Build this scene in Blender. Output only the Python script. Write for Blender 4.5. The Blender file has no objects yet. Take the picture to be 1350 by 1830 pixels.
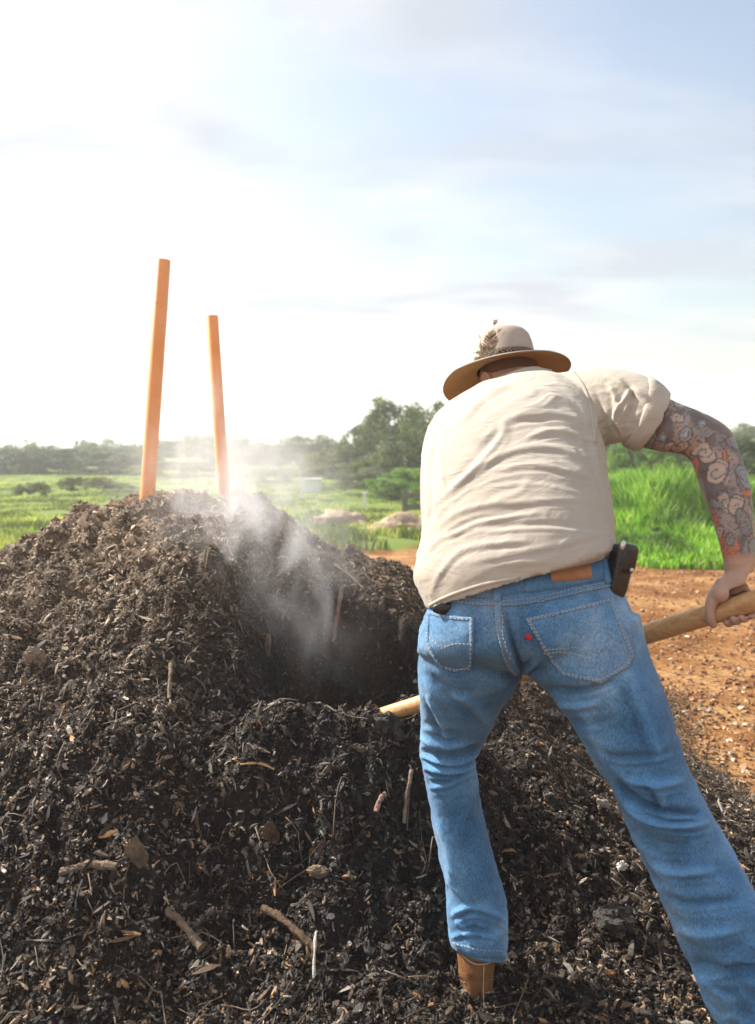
import bpy, math, random
import numpy as np
from mathutils import Vector, Matrix
from mathutils.bvhtree import BVHTree
R = math.radians
random.seed(7); rng = np.random.default_rng(7)
S = bpy.context.scene; COL = S.collection

# ------------------------------------------------------------------ camera, sky, sun, exposure
CAMZ, F, CX, HY = 1.4, 1500.0, 675.0, 805.0
cd = bpy.data.cameras.new('camera'); cam = bpy.data.objects.new('camera', cd); COL.objects.link(cam)
cd.sensor_fit = 'VERTICAL'; cd.sensor_height = 36.0; cd.lens = 36.0*F/1830
cd.shift_y = -(915-HY)/1830; cd.clip_start = .05; cd.clip_end = 6000
cd.dof.use_dof = True; cd.dof.focus_distance = 2.35; cd.dof.aperture_fstop = 3.4
cam.location = (0, 0, CAMZ); cam.rotation_euler = (R(90), 0, 0); S.camera = cam
S.cycles.volume_bounces = 2
S.view_settings.view_transform = 'Standard'; S.view_settings.look = 'None'
S.view_settings.exposure = 1.08; S.view_settings.gamma = 1
SUNV = Vector((-.68, .36, .64)).normalized()
sd = bpy.data.lights.new('sun', 'SUN'); sd.energy = 5.0; sd.angle = R(.6); sd.color = (1, .94, .85)
sun = bpy.data.objects.new('sun', sd); COL.objects.link(sun)
sun.rotation_euler = SUNV.to_track_quat('Z', 'Y').to_euler()
W = bpy.data.worlds.new('World'); S.world = W; W.use_nodes = True

def nd(nt, t, **kw):
    n = nt.nodes.new(t)
    for k, v in kw.items():
        if hasattr(n, k) and k not in n.inputs: setattr(n, k, v)
        else: n.inputs[k].default_value = v
    return n
def lk(nt, a, b): nt.links.new(a, b)
def mth(nt, op, a, b=None, c=None, clamp=False):
    n = nt.nodes.new('ShaderNodeMath'); n.operation = op; n.use_clamp = clamp
    for i, v in enumerate((a, b, c)):
        if v is None: continue
        if isinstance(v, (int, float)): n.inputs[i].default_value = v
        else: nt.links.new(v, n.inputs[i])
    return n.outputs[0]
def mixc(nt, fac, a, b, mode='MIX'):
    n = nt.nodes.new('ShaderNodeMix'); n.data_type = 'RGBA'; n.blend_type = mode
    for s, v in ((n.inputs[0], fac), (n.inputs[6], a), (n.inputs[7], b)):
        if isinstance(v, (int, float)): s.default_value = v
        elif isinstance(v, (tuple, list)): s.default_value = tuple(v)+((1,) if len(v) == 3 else ())
        else: nt.links.new(v, s)
    return n.outputs[2]
def ramp(nt, fac, stops):
    n = nt.nodes.new('ShaderNodeValToRGB'); e = n.color_ramp.elements
    while len(e) < len(stops): e.new(.5)
    for i, (p, c) in enumerate(stops):
        e[i].position = p; e[i].color = tuple(c)+((1,) if len(c) == 3 else ())
    nt.links.new(fac, n.inputs[0]); return n.outputs[0]

nt = W.node_tree; nt.nodes.clear()
sky = nt.nodes.new('ShaderNodeTexSky'); sky.sky_type = 'NISHITA'; sky.sun_disc = False
sky.sun_elevation = math.asin(SUNV.z); sky.sun_rotation = math.atan2(SUNV.x, SUNV.y)
sky.air_density = 1.2; sky.dust_density = 2.5
tc = nt.nodes.new('ShaderNodeTexCoord')
sep = nt.nodes.new('ShaderNodeSeparateXYZ'); lk(nt, tc.outputs['Generated'], sep.inputs[0])
zz = mth(nt, 'MAXIMUM', mth(nt, 'ADD', sep.outputs[2], .12), .05)
cmb = nt.nodes.new('ShaderNodeCombineXYZ')
lk(nt, mth(nt, 'DIVIDE', sep.outputs[0], zz), cmb.inputs[0]); lk(nt, mth(nt, 'DIVIDE', sep.outputs[1], zz), cmb.inputs[1])
mp = nd(nt, 'ShaderNodeMapping'); mp.inputs['Scale'].default_value = (.8, 1.5, 1); mp.inputs['Rotation'].default_value = (0, 0, R(-28))
mp.inputs['Location'].default_value = (1.35, .3, 0)
lk(nt, cmb.outputs[0], mp.inputs[0])
n1 = nd(nt, 'ShaderNodeTexNoise', Scale=.9, Detail=7.0, Roughness=.5, Distortion=.35); lk(nt, mp.outputs[0], n1.inputs['Vector'])
cl = ramp(nt, n1.outputs[0], [(.36, (0, 0, 0)), (.56, (1, 1, 1))])
# thicker veil of cloud towards the sun side and the horizon
dt = nt.nodes.new('ShaderNodeVectorMath'); dt.operation = 'DOT_PRODUCT'; lk(nt, tc.outputs['Generated'], dt.inputs[0])
dt.inputs[1].default_value = Vector((-.42, .80, .42)).normalized()
veil = mth(nt, 'MULTIPLY', mth(nt, 'SUBTRACT', dt.outputs['Value'], .90), 7.0, clamp=True)
low = mth(nt, 'SUBTRACT', 1.0, mth(nt, 'MULTIPLY', sep.outputs[2], 6.0), clamp=True)
f1 = mth(nt, 'MAXIMUM', mth(nt, 'MULTIPLY', cl, .93), mth(nt, 'MULTIPLY', veil, .45))
gp = nt.nodes.new('ShaderNodeVectorMath'); gp.operation = 'DOT_PRODUCT'; lk(nt, tc.outputs['Generated'], gp.inputs[0]); gp.inputs[1].default_value = Vector((.36, 1, .46)).normalized()
gap = mth(nt, 'MULTIPLY', mth(nt, 'SUBTRACT', mth(nt, 'ADD', gp.outputs['Value'], mth(nt, 'MULTIPLY', mth(nt, 'SUBTRACT', n1.outputs[0], .5), -.16)), .955), 22.0, clamp=True)
f1 = mth(nt, 'MULTIPLY', f1, mth(nt, 'SUBTRACT', 1.0, mth(nt, 'MULTIPLY', gap, .85)))
skyc = mixc(nt, 1.0, sky.outputs[0], (1.12, 1.05, .98), 'MULTIPLY')
n2 = nd(nt, 'ShaderNodeTexNoise', Scale=1.6, Detail=5.0, Roughness=.5, Distortion=.3); lk(nt, mp.outputs[0], n2.inputs['Vector'])
cloudc = ramp(nt, n2.outputs[0], [(.40, (3.1, 3.35, 3.8)), (.60, (4.5, 4.55, 4.65))])
cloudc = mixc(nt, mth(nt, 'MULTIPLY', low, .9), cloudc, (5.0, 5.0, 5.0)); f1 = mth(nt, 'MAXIMUM', f1, low)
bg = nt.nodes.new('ShaderNodeBackground'); bg.inputs[1].default_value = .1
lk(nt, mixc(nt, f1, skyc, cloudc), bg.inputs[0])
wo = nt.nodes.new('ShaderNodeOutputWorld'); lk(nt, bg.outputs[0], wo.inputs[0])

# ------------------------------------------------------------------ helpers
def P(px, py, Y): return Vector(((px-CX)/F*Y, Y, CAMZ-(py-HY)/F*Y))
def proj(V): return np.stack([V[:, 0]/V[:, 1]*F+CX, HY-(V[:, 2]-CAMZ)/V[:, 1]*F], 1)
def _h(ix, iy, iz):
    n = (ix*374761393+iy*668265263+iz*1274126177) & 0xffffffff
    n = ((n ^ (n >> 13))*1274126177) & 0xffffffff
    return ((n ^ (n >> 16)) & 0xffff)/65535.0
def vnoise(p):
    p = np.asarray(p, float); i = np.floor(p).astype(np.int64); f = p-i; f = f*f*f*(f*(f*6-15)+10); r = 0
    for a in (0, 1):
        for b in (0, 1):
            for c in (0, 1):
                w = (f[:, 0] if a else 1-f[:, 0])*(f[:, 1] if b else 1-f[:, 1])*(f[:, 2] if c else 1-f[:, 2])
                r = r+w*_h(i[:, 0]+a, i[:, 1]+b, i[:, 2]+c)
    return r*2-1
def fbm(p, o=4, g=.5):
    r = 0; a = 1
    p = np.asarray(p, float)
    for k in range(o): r = r+a*vnoise(p*2**k+k*17.3); a *= g
    return r
def tag(o, label=None, cat=None, group=None, kind=None):
    for k, v in (('label', label), ('category', cat), ('group', group), ('kind', kind)):
        if v: o[k] = v
    return o
def link(name, me, mat=None, parent=None):
    o = bpy.data.objects.new(name, me); COL.objects.link(o)
    if mat and me is not None and not me.materials: me.materials.append(mat)
    if parent:      # meshes are modelled in world coordinates: undo the parents' offset
        o.parent = parent; off = Vector((0, 0, 0)); p = parent
        while p: off = off+p.location+p.matrix_parent_inverse.translation; p = p.parent
        o.matrix_parent_inverse = Matrix.Translation(-off)
    return o
def empty(name, loc, label, cat, group=None):
    o = bpy.data.objects.new(name, None); COL.objects.link(o); o.location = loc; o.empty_display_size = .1
    return tag(o, label, cat, group)
def npmesh(name, V, Fq, smooth=True, cols=None):
    V = np.asarray(V, np.float32); Fq = np.asarray(Fq, np.int32); k = Fq.shape[1]
    me = bpy.data.meshes.new(name); me.vertices.add(len(V)); me.vertices.foreach_set('co', V.ravel())
    me.loops.add(Fq.size); me.loops.foreach_set('vertex_index', Fq.ravel())
    me.polygons.add(len(Fq)); me.polygons.foreach_set('loop_start', np.arange(0, Fq.size, k, dtype=np.int32))
    me.polygons.foreach_set('loop_total', np.full(len(Fq), k, np.int32))
    if cols is not None:
        a = me.color_attributes.new('col', 'FLOAT_COLOR', 'POINT')
        a.data.foreach_set('color', np.concatenate([cols, np.ones((len(cols), 1))], 1).astype(np.float32).ravel())
    me.update(calc_edges=True); me.validate()
    me.polygons.foreach_set('use_smooth', np.full(len(me.polygons), smooth)); return me
class MB:
    def __init__(s): s.v = []; s.f = []
    def add(s, V, Fs):
        b = len(s.v); s.v += [tuple(x) for x in V]; s.f += [tuple(i+b for i in f) for f in Fs]; return s
    def mesh(s, name='m', smooth=True):
        me = bpy.data.meshes.new(name); me.from_pydata(s.v, [], s.f); me.update()
        me.polygons.foreach_set('use_smooth', [smooth]*len(me.polygons)); return me
def catmull(K, n):
    """K: (m, d) array -> smooth samples, n per span"""
    K = np.asarray(K, float); m = len(K); out = []
    Kp = np.vstack([2*K[0]-K[1], K, 2*K[-1]-K[-2]])
    for i in range(m-1):
        a, b, c, d = Kp[i:i+4]
        for t in np.arange(n)/n:
            out.append(.5*((2*b)+(-a+c)*t+(2*a-5*b+4*c-d)*t*t+(-a+3*b-3*c+d)*t**3))
    out.append(K[-1]); return np.array(out)
def ring_loft(rings, n=40, k=6, power=1.0, capdome=True):
    """rings: list of (center, side vec, near vec[, far scale]); returns V,F closed"""
    K = [list(r[0])+list(r[1])+list(r[2])+[r[3] if len(r) > 3 else 1.0] for r in rings]
    A = catmull(K, k); th = np.arange(n)/n*2*math.pi
    c, s = np.cos(th), np.sin(th)
    c = np.sign(c)*np.abs(c)**power; s = np.sign(s)*np.abs(s)**power
    V = []
    for a in A:
        C, sv, nv, fs = a[:3], a[3:6], a[6:9], a[9]
        ss = np.where(s > 0, s, s*fs)
        V.append(C+np.outer(c, sv)+np.outer(ss, nv))
    V = np.vstack(V); Fs = []
    for i in range(len(A)-1):
        for j in range(n):
            Fs.append((i*n+j, i*n+(j+1) % n, (i+1)*n+(j+1) % n, (i+1)*n+j))
    L = len(V); V = np.vstack([V, A[0][:3], A[-1][:3]])
    for j in range(n):
        Fs.append((L, (j+1) % n, j)); b = (len(A)-1)*n; Fs.append((L+1, b+j, b+(j+1) % n))
    return V, Fs
def tube(path, rad, n=10, k=4, flat=1.0, up=None):
    """round tube through points with radii; closed, rounded-ish ends"""
    if isinstance(rad, (int, float)): rad = [rad]*len(path)
    A = catmull([list(p)+[r] for p, r in zip(path, rad)], k); V = []; Fs = []
    pts = [Vector(a[:3]) for a in A]; prev = None
    for i, p in enumerate(pts):
        t = (pts[min(i+1, len(pts)-1)]-pts[max(i-1, 0)]).normalized()
        if prev is None:
            h = Vector(up) if up is not None else (Vector((0, 0, 1)) if abs(t.z) < .9 else Vector((1, 0, 0)))
            prev = (h-t*h.dot(t)).normalized()
        u = (prev-t*prev.dot(t)).normalized(); prev = u; w = t.cross(u); r = A[i][3]
        for j in range(n):
            a = 2*math.pi*j/n; V.append(p+u*(math.cos(a)*r*flat)+w*(math.sin(a)*r))
    m = len(pts)
    for i in range(m-1):
        for j in range(n): Fs.append((i*n+j, (i+1)*n+j, (i+1)*n+(j+1) % n, i*n+(j+1) % n))
    t0 = (pts[0]-pts[1]).normalized(); t1 = (pts[-1]-pts[-2]).normalized()
    V.append(pts[0]+t0*A[0][3]*.5); V.append(pts[-1]+t1*A[-1][3]*.5); L = m*n
    for j in range(n):
        Fs.append((L, j, (j+1) % n)); Fs.append((L+1, (m-1)*n+(j+1) % n, (m-1)*n+j))
    return V, Fs
def ell(c, r, M=None, nu=20, nv=12):
    V = []; Fs = []; M = M or Matrix.Identity(3)
    for i in range(nv+1):
        ph = math.pi*i/nv
        for j in range(nu):
            a = 2*math.pi*j/nu
            V.append(Vector(c)+M @ Vector((r[0]*math.sin(ph)*math.cos(a), r[1]*math.sin(ph)*math.sin(a), r[2]*math.cos(ph))))
    for i in range(nv):
        for j in range(nu): Fs.append((i*nu+j, (i+1)*nu+j, (i+1)*nu+(j+1) % nu, i*nu+(j+1) % nu))
    return V, Fs
def remesh(mb, vox, smooth_it=3, fac=.5):
    me = mb.mesh('tmp'); o = bpy.data.objects.new('tmp', me); COL.objects.link(o)
    bm_fix(me)
    m = o.modifiers.new('r', 'REMESH'); m.mode = 'VOXEL'; m.voxel_size = vox
    if smooth_it:
        s = o.modifiers.new('s', 'SMOOTH'); s.factor = fac; s.iterations = smooth_it
    dg = bpy.context.evaluated_depsgraph_get(); out = bpy.data.meshes.new_from_object(o.evaluated_get(dg))
    bpy.data.objects.remove(o); bpy.data.meshes.remove(me)
    out.polygons.foreach_set('use_smooth', [True]*len(out.polygons)); return out
def bm_fix(me):
    import bmesh
    b = bmesh.new(); b.from_mesh(me); bmesh.ops.remove_doubles(b, verts=b.verts, dist=1e-6)
    bmesh.ops.recalc_face_normals(b, faces=b.faces); b.to_mesh(me); b.free()
def getvn(me):
    V = np.empty(len(me.vertices)*3, np.float32); me.vertices.foreach_get('co', V); V = V.reshape(-1, 3).astype(float)
    N = np.empty(len(me.vertices)*3, np.float32); me.vertices.foreach_get('normal', N); return V, N.reshape(-1, 3).astype(float)
def setv(me, V): me.vertices.foreach_set('co', V.astype(np.float32).ravel()); me.update()
def segdist(Q, pl):
    """distance of 2-D points to a polyline and the parameter along it 0..1, signed side"""
    pl = np.asarray(pl, float); best = np.full(len(Q), 1e9); tt = np.zeros(len(Q)); sg = np.ones(len(Q))
    L = np.r_[0, np.cumsum(np.linalg.norm(np.diff(pl, axis=0), axis=1))]
    for i in range(len(pl)-1):
        a, b = pl[i], pl[i+1]; d = b-a; l2 = d@d
        t = np.clip(((Q-a)@d)/l2, 0, 1); w = Q-a-np.outer(t, d); dist = np.hypot(w[:, 0], w[:, 1])
        m = dist < best; best[m] = dist[m]; tt[m] = (L[i]+t[m]*math.sqrt(l2))/L[-1]
        cr = d[0]*(Q[:, 1]-a[1])-d[1]*(Q[:, 0]-a[0]); sg[m] = np.sign(cr[m])
    return best, tt, sg
def folds(V, N, lst, side=-1):
    """cloth folds drawn as curves over the side of the garment that faces one way"""
    Q = proj(V); view = V-np.array([0, 0, CAMZ]); view /= np.linalg.norm(view, axis=1)[:, None]
    face = np.clip(-(view*N).sum(1)*2.2+.25, 0, 1); D = np.zeros(len(V))
    for pl, amp, w in lst:
        pl = catmull(pl, 6) if len(pl) > 2 else np.array(pl, float)
        lo = pl.min(0)-4*w; hi = pl.max(0)+4*w
        m = ((Q > lo) & (Q < hi)).all(1) & (face > 0)
        if not m.any(): continue
        d, t, sg = segdist(Q[m], pl); taper = np.clip(np.minimum(t, 1-t)*4, 0, 1)**.7
        d = d*sg
        g = np.exp(-(d/w)**2)-.55*np.exp(-((d-1.5*w)/(w*1.0))**2)
        D[m] += amp*g*taper
    return D*face

# ------------------------------------------------------------------ materials
def mat(name, col=(.5, .5, .5), rough=.8, spec=.3, metal=0, bump=None, cvar=None, build=None):
    m = bpy.data.materials.new(name); m.use_nodes = True; nt = m.node_tree; b = nt.nodes['Principled BSDF']
    b.inputs['Base Color'].default_value = tuple(col)+(1,); b.inputs['Roughness'].default_value = rough
    b.inputs['Specular IOR Level'].default_value = spec; b.inputs['Metallic'].default_value = metal
    tc = nt.nodes.new('ShaderNodeTexCoord'); co = tc.outputs['Object']
    csock = None
    if cvar:
        sc, amt, col2 = cvar
        n = nd(nt, 'ShaderNodeTexNoise', Scale=float(sc), Detail=6.0, Roughness=.6); lk(nt, co, n.inputs['Vector'])
        f = mth(nt, 'MULTIPLY', ramp(nt, n.outputs[0], [(.35, (0, 0, 0)), (.65, (1, 1, 1))]), amt)
        csock = mixc(nt, f, col, col2); lk(nt, csock, b.inputs['Base Color'])
    if bump:
        sc, dist = bump
        n = nd(nt, 'ShaderNodeTexNoise', Scale=float(sc), Detail=6.0, Roughness=.65); lk(nt, co, n.inputs['Vector'])
        bp = nd(nt, 'ShaderNodeBump', Strength=1.0, Distance=dist); lk(nt, n.outputs[0], bp.inputs['Height']); lk(nt, bp.outputs[0], b.inputs['Normal'])
    if build: build(nt, b, co, csock)
    return m
def attr_mat(name, rough=.8, spec=.25, bump=None, noise=None, trans=0):
    m = bpy.data.materials.new(name); m.use_nodes = True; nt = m.node_tree; b = nt.nodes['Principled BSDF']
    a = nt.nodes.new('ShaderNodeAttribute'); a.attribute_name = 'col'; c = a.outputs['Color']
    tc = nt.nodes.new('ShaderNodeTexCoord')
    if noise:
        n = nd(nt, 'ShaderNodeTexNoise', Scale=float(noise[0]), Detail=5.0); lk(nt, tc.outputs['Object'], n.inputs['Vector'])
        g = ramp(nt, n.outputs[0], [(.3, (1-noise[1],)*3), (.7, (1+noise[1],)*3)]); c = mixc(nt, 1.0, c, g, 'MULTIPLY')
    lk(nt, c, b.inputs['Base Color']); b.inputs['Roughness'].default_value = rough; b.inputs['Specular IOR Level'].default_value = spec
    if bump:
        n = nd(nt, 'ShaderNodeTexNoise', Scale=float(bump[0]), Detail=5.0, Roughness=.7); lk(nt, tc.outputs['Object'], n.inputs['Vector'])
        bp = nd(nt, 'ShaderNodeBump', Strength=1.0, Distance=bump[1]); lk(nt, n.outputs[0], bp.inputs['Height']); lk(nt, bp.outputs[0], b.inputs['Normal'])
    if trans:
        t = nt.nodes.new('ShaderNodeBsdfTranslucent'); tcol = mixc(nt, 1.0, c, (1.3, 1.5, .6), 'MULTIPLY'); lk(nt, tcol, t.inputs[0])
        mx = nt.nodes.new('ShaderNodeMixShader'); mx.inputs[0].default_value = trans
        lk(nt, b.outputs[0], mx.inputs[1]); lk(nt, t.outputs[0], mx.inputs[2]); lk(nt, mx.outputs[0], nt.nodes['Material Output'].inputs[0])
    return m
def denim_build(nt, b, co, cs):
    n = nd(nt, 'ShaderNodeTexNoise', Scale=5.0, Detail=5.0, Roughness=.6); lk(nt, co, n.inputs['Vector'])
    wear = ramp(nt, n.outputs[0], [(.35, (.052, .145, .285)), (.55, (.095, .215, .375)), (.72, (.21, .34, .50))])
    mp = nt.nodes.new('ShaderNodeMapping'); mp.inputs['Scale'].default_value = (560, 560, 110); mp.inputs['Rotation'].default_value = (0, R(12), 0)
    lk(nt, co, mp.inputs[0]); w = nd(nt, 'ShaderNodeTexNoise', Scale=1.0, Detail=3.0, Roughness=.8); lk(nt, mp.outputs[0], w.inputs['Vector'])
    g = ramp(nt, w.outputs[0], [(.34, (.48, .52, .58)), (.66, (1.56, 1.48, 1.38))])
    c = mixc(nt, 1.0, wear, g, 'MULTIPLY')
    a = nt.nodes.new('ShaderNodeAttribute'); a.attribute_name = 'col'   # rubbed and grubby places on the cloth
    c = mixc(nt, 1.0, c, a.outputs['Color'], 'MULTIPLY')
    lk(nt, c, b.inputs['Base Color'])
    n3 = nd(nt, 'ShaderNodeTexNoise', Scale=60.0, Detail=3.0); lk(nt, co, n3.inputs['Vector'])
    h = mth(nt, 'ADD', mth(nt, 'MULTIPLY', w.outputs[0], .0006), mth(nt, 'MULTIPLY', n3.outputs[0], .002))
    bp = nd(nt, 'ShaderNodeBump', Strength=.8, Distance=1.0); lk(nt, h, bp.inputs['Height']); lk(nt, bp.outputs[0], b.inputs['Normal'])
    b.inputs['Sheen Weight'].default_value = .15
M = {}
M['denim'] = mat('denim', rough=.9, spec=.1, build=denim_build)
def shirt_build(nt, b, co, cs):
    n = nd(nt, 'ShaderNodeTexNoise', Scale=3.0, Detail=4.0); lk(nt, co, n.inputs['Vector'])
    c = ramp(nt, n.outputs[0], [(.3, (.40, .355, .295)), (.7, (.47, .425, .36))]); lk(nt, c, b.inputs['Base Color'])
    mp = nt.nodes.new('ShaderNodeMapping'); mp.inputs['Scale'].default_value = (8, 14, 22); mp.inputs['Rotation'].default_value = (0, R(-28), 0)
    lk(nt, co, mp.inputs[0]); w = nd(nt, 'ShaderNodeTexNoise', Scale=1.0, Detail=5.0, Roughness=.55, Distortion=1.6); lk(nt, mp.outputs[0], w.inputs['Vector'])
    n3 = nd(nt, 'ShaderNodeTexNoise', Scale=500.0, Detail=2.0); lk(nt, co, n3.inputs['Vector'])
    h = mth(nt, 'ADD', mth(nt, 'MULTIPLY', w.outputs[0], .0055), mth(nt, 'MULTIPLY', n3.outputs[0], .0005))
    bp = nd(nt, 'ShaderNodeBump', Strength=.8, Distance=1.0); lk(nt, h, bp.inputs['Height']); lk(nt, bp.outputs[0], b.inputs['Normal'])
    b.inputs['Sheen Weight'].default_value = .1
M['shirt'] = mat('shirt_cotton', rough=.9, spec=.1, build=shirt_build)
M['skin'] = attr_mat('skin', rough=.5, spec=.4, bump=(180, .0012), noise=(25, .14))
M['thread'] = mat('thread', (.55, .46, .33), .8); M['thread_pale'] = mat('thread_pale', (.45, .55, .62), .8)
M['leather'] = mat('patch_leather', (.40, .20, .09), .6, cvar=(40, .6, (.25, .11, .05)), bump=(200, .001))
M['boot'] = mat('boot_leather', (.26, .125, .05), .55, cvar=(25, .8, (.14, .06, .025)), bump=(90, .003))
M['sole'] = mat('boot_sole', (.03, .025, .02), .8, bump=(80, .003))
M['black_leather'] = mat('black_leather', (.008, .008, .009), .25, .6, bump=(60, .003), cvar=(30, .5, (.03, .03, .03)))
M['metal'] = mat('snap_metal', (.6, .6, .6), .3, metal=1)
M['red'] = mat('red_tab', (.55, .02, .03), .7); M['white'] = mat('white_thread', (.8, .8, .8), .7)
M['felt'] = mat('hat_felt', (.43, .36, .30), .92, .1, cvar=(18, .5, (.34, .28, .23)), bump=(300, .0012))
M['felt_under'] = mat('hat_felt_under', (.50, .31, .15), .92, .1, cvar=(14, .6, (.40, .23, .10)), bump=(300, .0012))  # tan bounce light under the brim put into the felt colour
def braid(nt, b, co, cs):
    v = nd(nt, 'ShaderNodeTexWave', Scale=60.0, Distortion=4.0); v.bands_direction = 'DIAGONAL'; lk(nt, co, v.inputs['Vector'])
    lk(nt, ramp(nt, v.outputs[0], [(.2, (.03, .02, .015)), (.8, (.22, .16, .12))]), b.inputs['Base Color'])
M['braid'] = mat('braided_leather', rough=.5, build=braid)
M['hair'] = mat('hair', (.17, .095, .06), .7, bump=(400, .003))
def wood_build(nt, b, co, cs):
    mp = nt.nodes.new('ShaderNodeMapping'); mp.inputs['Scale'].default_value = (5, 90, 90); mp.inputs['Rotation'].default_value = (0, R(-12), 0)
    lk(nt, co, mp.inputs[0]); w = nd(nt, 'ShaderNodeTexNoise', Scale=1.0, Detail=6.0, Roughness=.6, Distortion=.5); lk(nt, mp.outputs[0], w.inputs['Vector'])
    lk(nt, ramp(nt, w.outputs[0], [(.3, (.42, .21, .075)), (.5, (.55, .31, .125)), (.75, (.66, .42, .20))]), b.inputs['Base Color'])
    bp = nd(nt, 'ShaderNodeBump', Strength=.4, Distance=.002); lk(nt, w.outputs[0], bp.inputs['Height']); lk(nt, bp.outputs[0], b.inputs['Normal'])
M['handle'] = mat('varnished_wood', rough=.38, spec=.5, build=wood_build)
M['steel'] = mat('shovel_steel', (.12, .10, .09), .5, metal=.8, cvar=(30, .8, (.05, .03, .02)))
def pipe_build(nt, b, co, cs):
    n = nd(nt, 'ShaderNodeTexNoise', Scale=6.0, Detail=6.0, Roughness=.7); lk(nt, co, n.inputs['Vector'])
    c = ramp(nt, n.outputs[0], [(.3, (.86, .30, .07)), (.60, (.92, .38, .13)), (.78, (.66, .26, .10))])
    v = nd(nt, 'ShaderNodeTexVoronoi', Scale=14.0); lk(nt, co, v.inputs['Vector'])
    sp = ramp(nt, v.outputs['Distance'], [(.03, (.15, .06, .03)), (.07, (1, 1, 1))])
    sz = nt.nodes.new('ShaderNodeSeparateXYZ'); lk(nt, co, sz.inputs[0]); n4 = nd(nt, 'ShaderNodeTexNoise', Scale=22.0, Detail=6.0, Roughness=.7); lk(nt, co, n4.inputs['Vector'])
    gr = mth(nt, 'MULTIPLY', mth(nt, 'SUBTRACT', mth(nt, 'ADD', mth(nt, 'MULTIPLY', mth(nt, 'SUBTRACT', 1.42, sz.outputs[2]), .9), n4.outputs[0]), .66), 3.0, clamp=True)   # soil splashed on the foot
    lk(nt, mixc(nt, mth(nt, 'MULTIPLY', gr, .75), mixc(nt, 1.0, c, sp, 'MULTIPLY'), (.16, .09, .05)), b.inputs['Base Color'])
M['pipe'] = mat('orange_pvc', rough=.42, spec=.45, build=pipe_build)
M['compost'] = attr_mat('compost', rough=.85, spec=.3, noise=(60, .5), bump=(140, .006))
M['chips'] = attr_mat('wood_chips', rough=.62, spec=.4, noise=(260, .35), bump=(500, .0015))
M['bark'] = mat('bark', (.16, .10, .06), .85, cvar=(40, .8, (.05, .03, .02)), bump=(60, .012))
M['oldwood'] = mat('weathered_wood', (.25, .18, .12), .8, cvar=(30, .8, (.10, .07, .05)), bump=(120, .005))
M['pinkwood'] = mat('peeled_wood', (.33, .20, .15), .75, cvar=(30, .7, (.18, .10, .07)), bump=(120, .004))
M['pale'] = mat('pale_fragment', (.62, .58, .52), .6, cvar=(60, .6, (.35, .30, .26)), bump=(90, .008))
M['palewood'] = mat('pale_split_wood', (.42, .33, .26), .8, cvar=(50, .8, (.22, .15, .10)), bump=(90, .01))
M['charcoal'] = mat('dark_clod', (.035, .03, .027), .7, .4, cvar=(60, .6, (.12, .10, .08)), bump=(60, .02))
M['trunk'] = mat('tree_trunk', (.12, .09, .06), .9, bump=(6, .05))
M['leaf'] = attr_mat('foliage', rough=.55, spec=.3, trans=.35)
M['whitepaint'] = mat('white_paint', (.75, .76, .76), .5, cvar=(8, .3, (.55, .55, .55)))
M['greywood'] = mat('grey_timber', (.20, .18, .16), .85, cvar=(12, .6, (.10, .09, .08)), bump=(40, .006))
M['soil'] = mat('pale_soil', (.52, .40, .28), .95, cvar=(2.5, .7, (.38, .27, .17)), bump=(7, .12))

# ------------------------------------------------------------------ compost heap
def heap_h(x, y):
    ridge = np.interp(x, [-3.5, -2.9, -2.3, -1.68, -1.30, -.95, -.58, -.44, -.28, -.12, .08, .22, .45, .8, 1.2, 1.5, 1.8], [0, .20, .58, .91, 1.075, 1.10, 1.09, .97, .87, .82, .77, .66, .50, .30, .12, .03, 0])
    front = np.interp(y, [1.2, 1.8, 2.1, 2.4, 2.8, 3.2, 3.6, 3.9, 4.4, 5.2, 6.2], [0, .03, .19, .41, .63, .81, .95, 1, 1, .6, 0])
    side = .05*np.exp(-((y-2.4)/.8)**2)*np.clip(1.6-x, 0, 1)*np.clip((x+.2)*2, 0, 1)
    h = ridge*front+side
    g = lambda cx, cy, sx, sy: np.exp(-((x-cx)/sx)**2-((y-cy)/sy)**2)
    lip = .60*np.exp(-((np.abs(y-2.60))/np.where(y < 2.6, .42, .26))**2)*np.clip(1.5-np.abs(x+.10)/.55, 0, 1)
    h = np.maximum(h, lip)+.06*g(.42, 3.9, .2, .3)-.05*g(.22, 2.15, .3, .25)+.05*g(-.75, 2.4, .5, .4)
    h = h+0*x
    u = np.sqrt(((x+.12)/.30)**2+((y-3.09)/.37)**2)
    wob = .10*fbm(np.stack([x*5, y*5, x*0+3], -1).reshape(-1, 3), 3).reshape(x.shape)
    c = np.clip((1.12+wob-u)/.30, 0, 1); c = c*c*(3-2*c)
    h = h-.64*c
    u2 = np.sqrt(((x-.24)/.20)**2+((y-2.95)/.30)**2); c2 = np.clip((1.1-u2)/.5, 0, 1); h = h-.14*c2*c2*(3-2*c2)*(1-c)
    return h
def heap_full(x, y, fine=True):
    sh = x.shape; p = np.stack([x.ravel(), y.ravel(), 0*x.ravel()], 1)
    h = heap_h(x, y).ravel()
    env = np.clip(h*6, .12, 1)
    h = h+env*(.06*fbm(p*2.6, 3)+.045*np.abs(fbm(p*8+5, 3))-.02)
    if fine: h = h+env*(.026*(1-np.abs(fbm(p*22+9, 3))*1.4)+.008*fbm(p*75, 2))
    return np.maximum(h, -.004).reshape(sh)+.014
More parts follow.
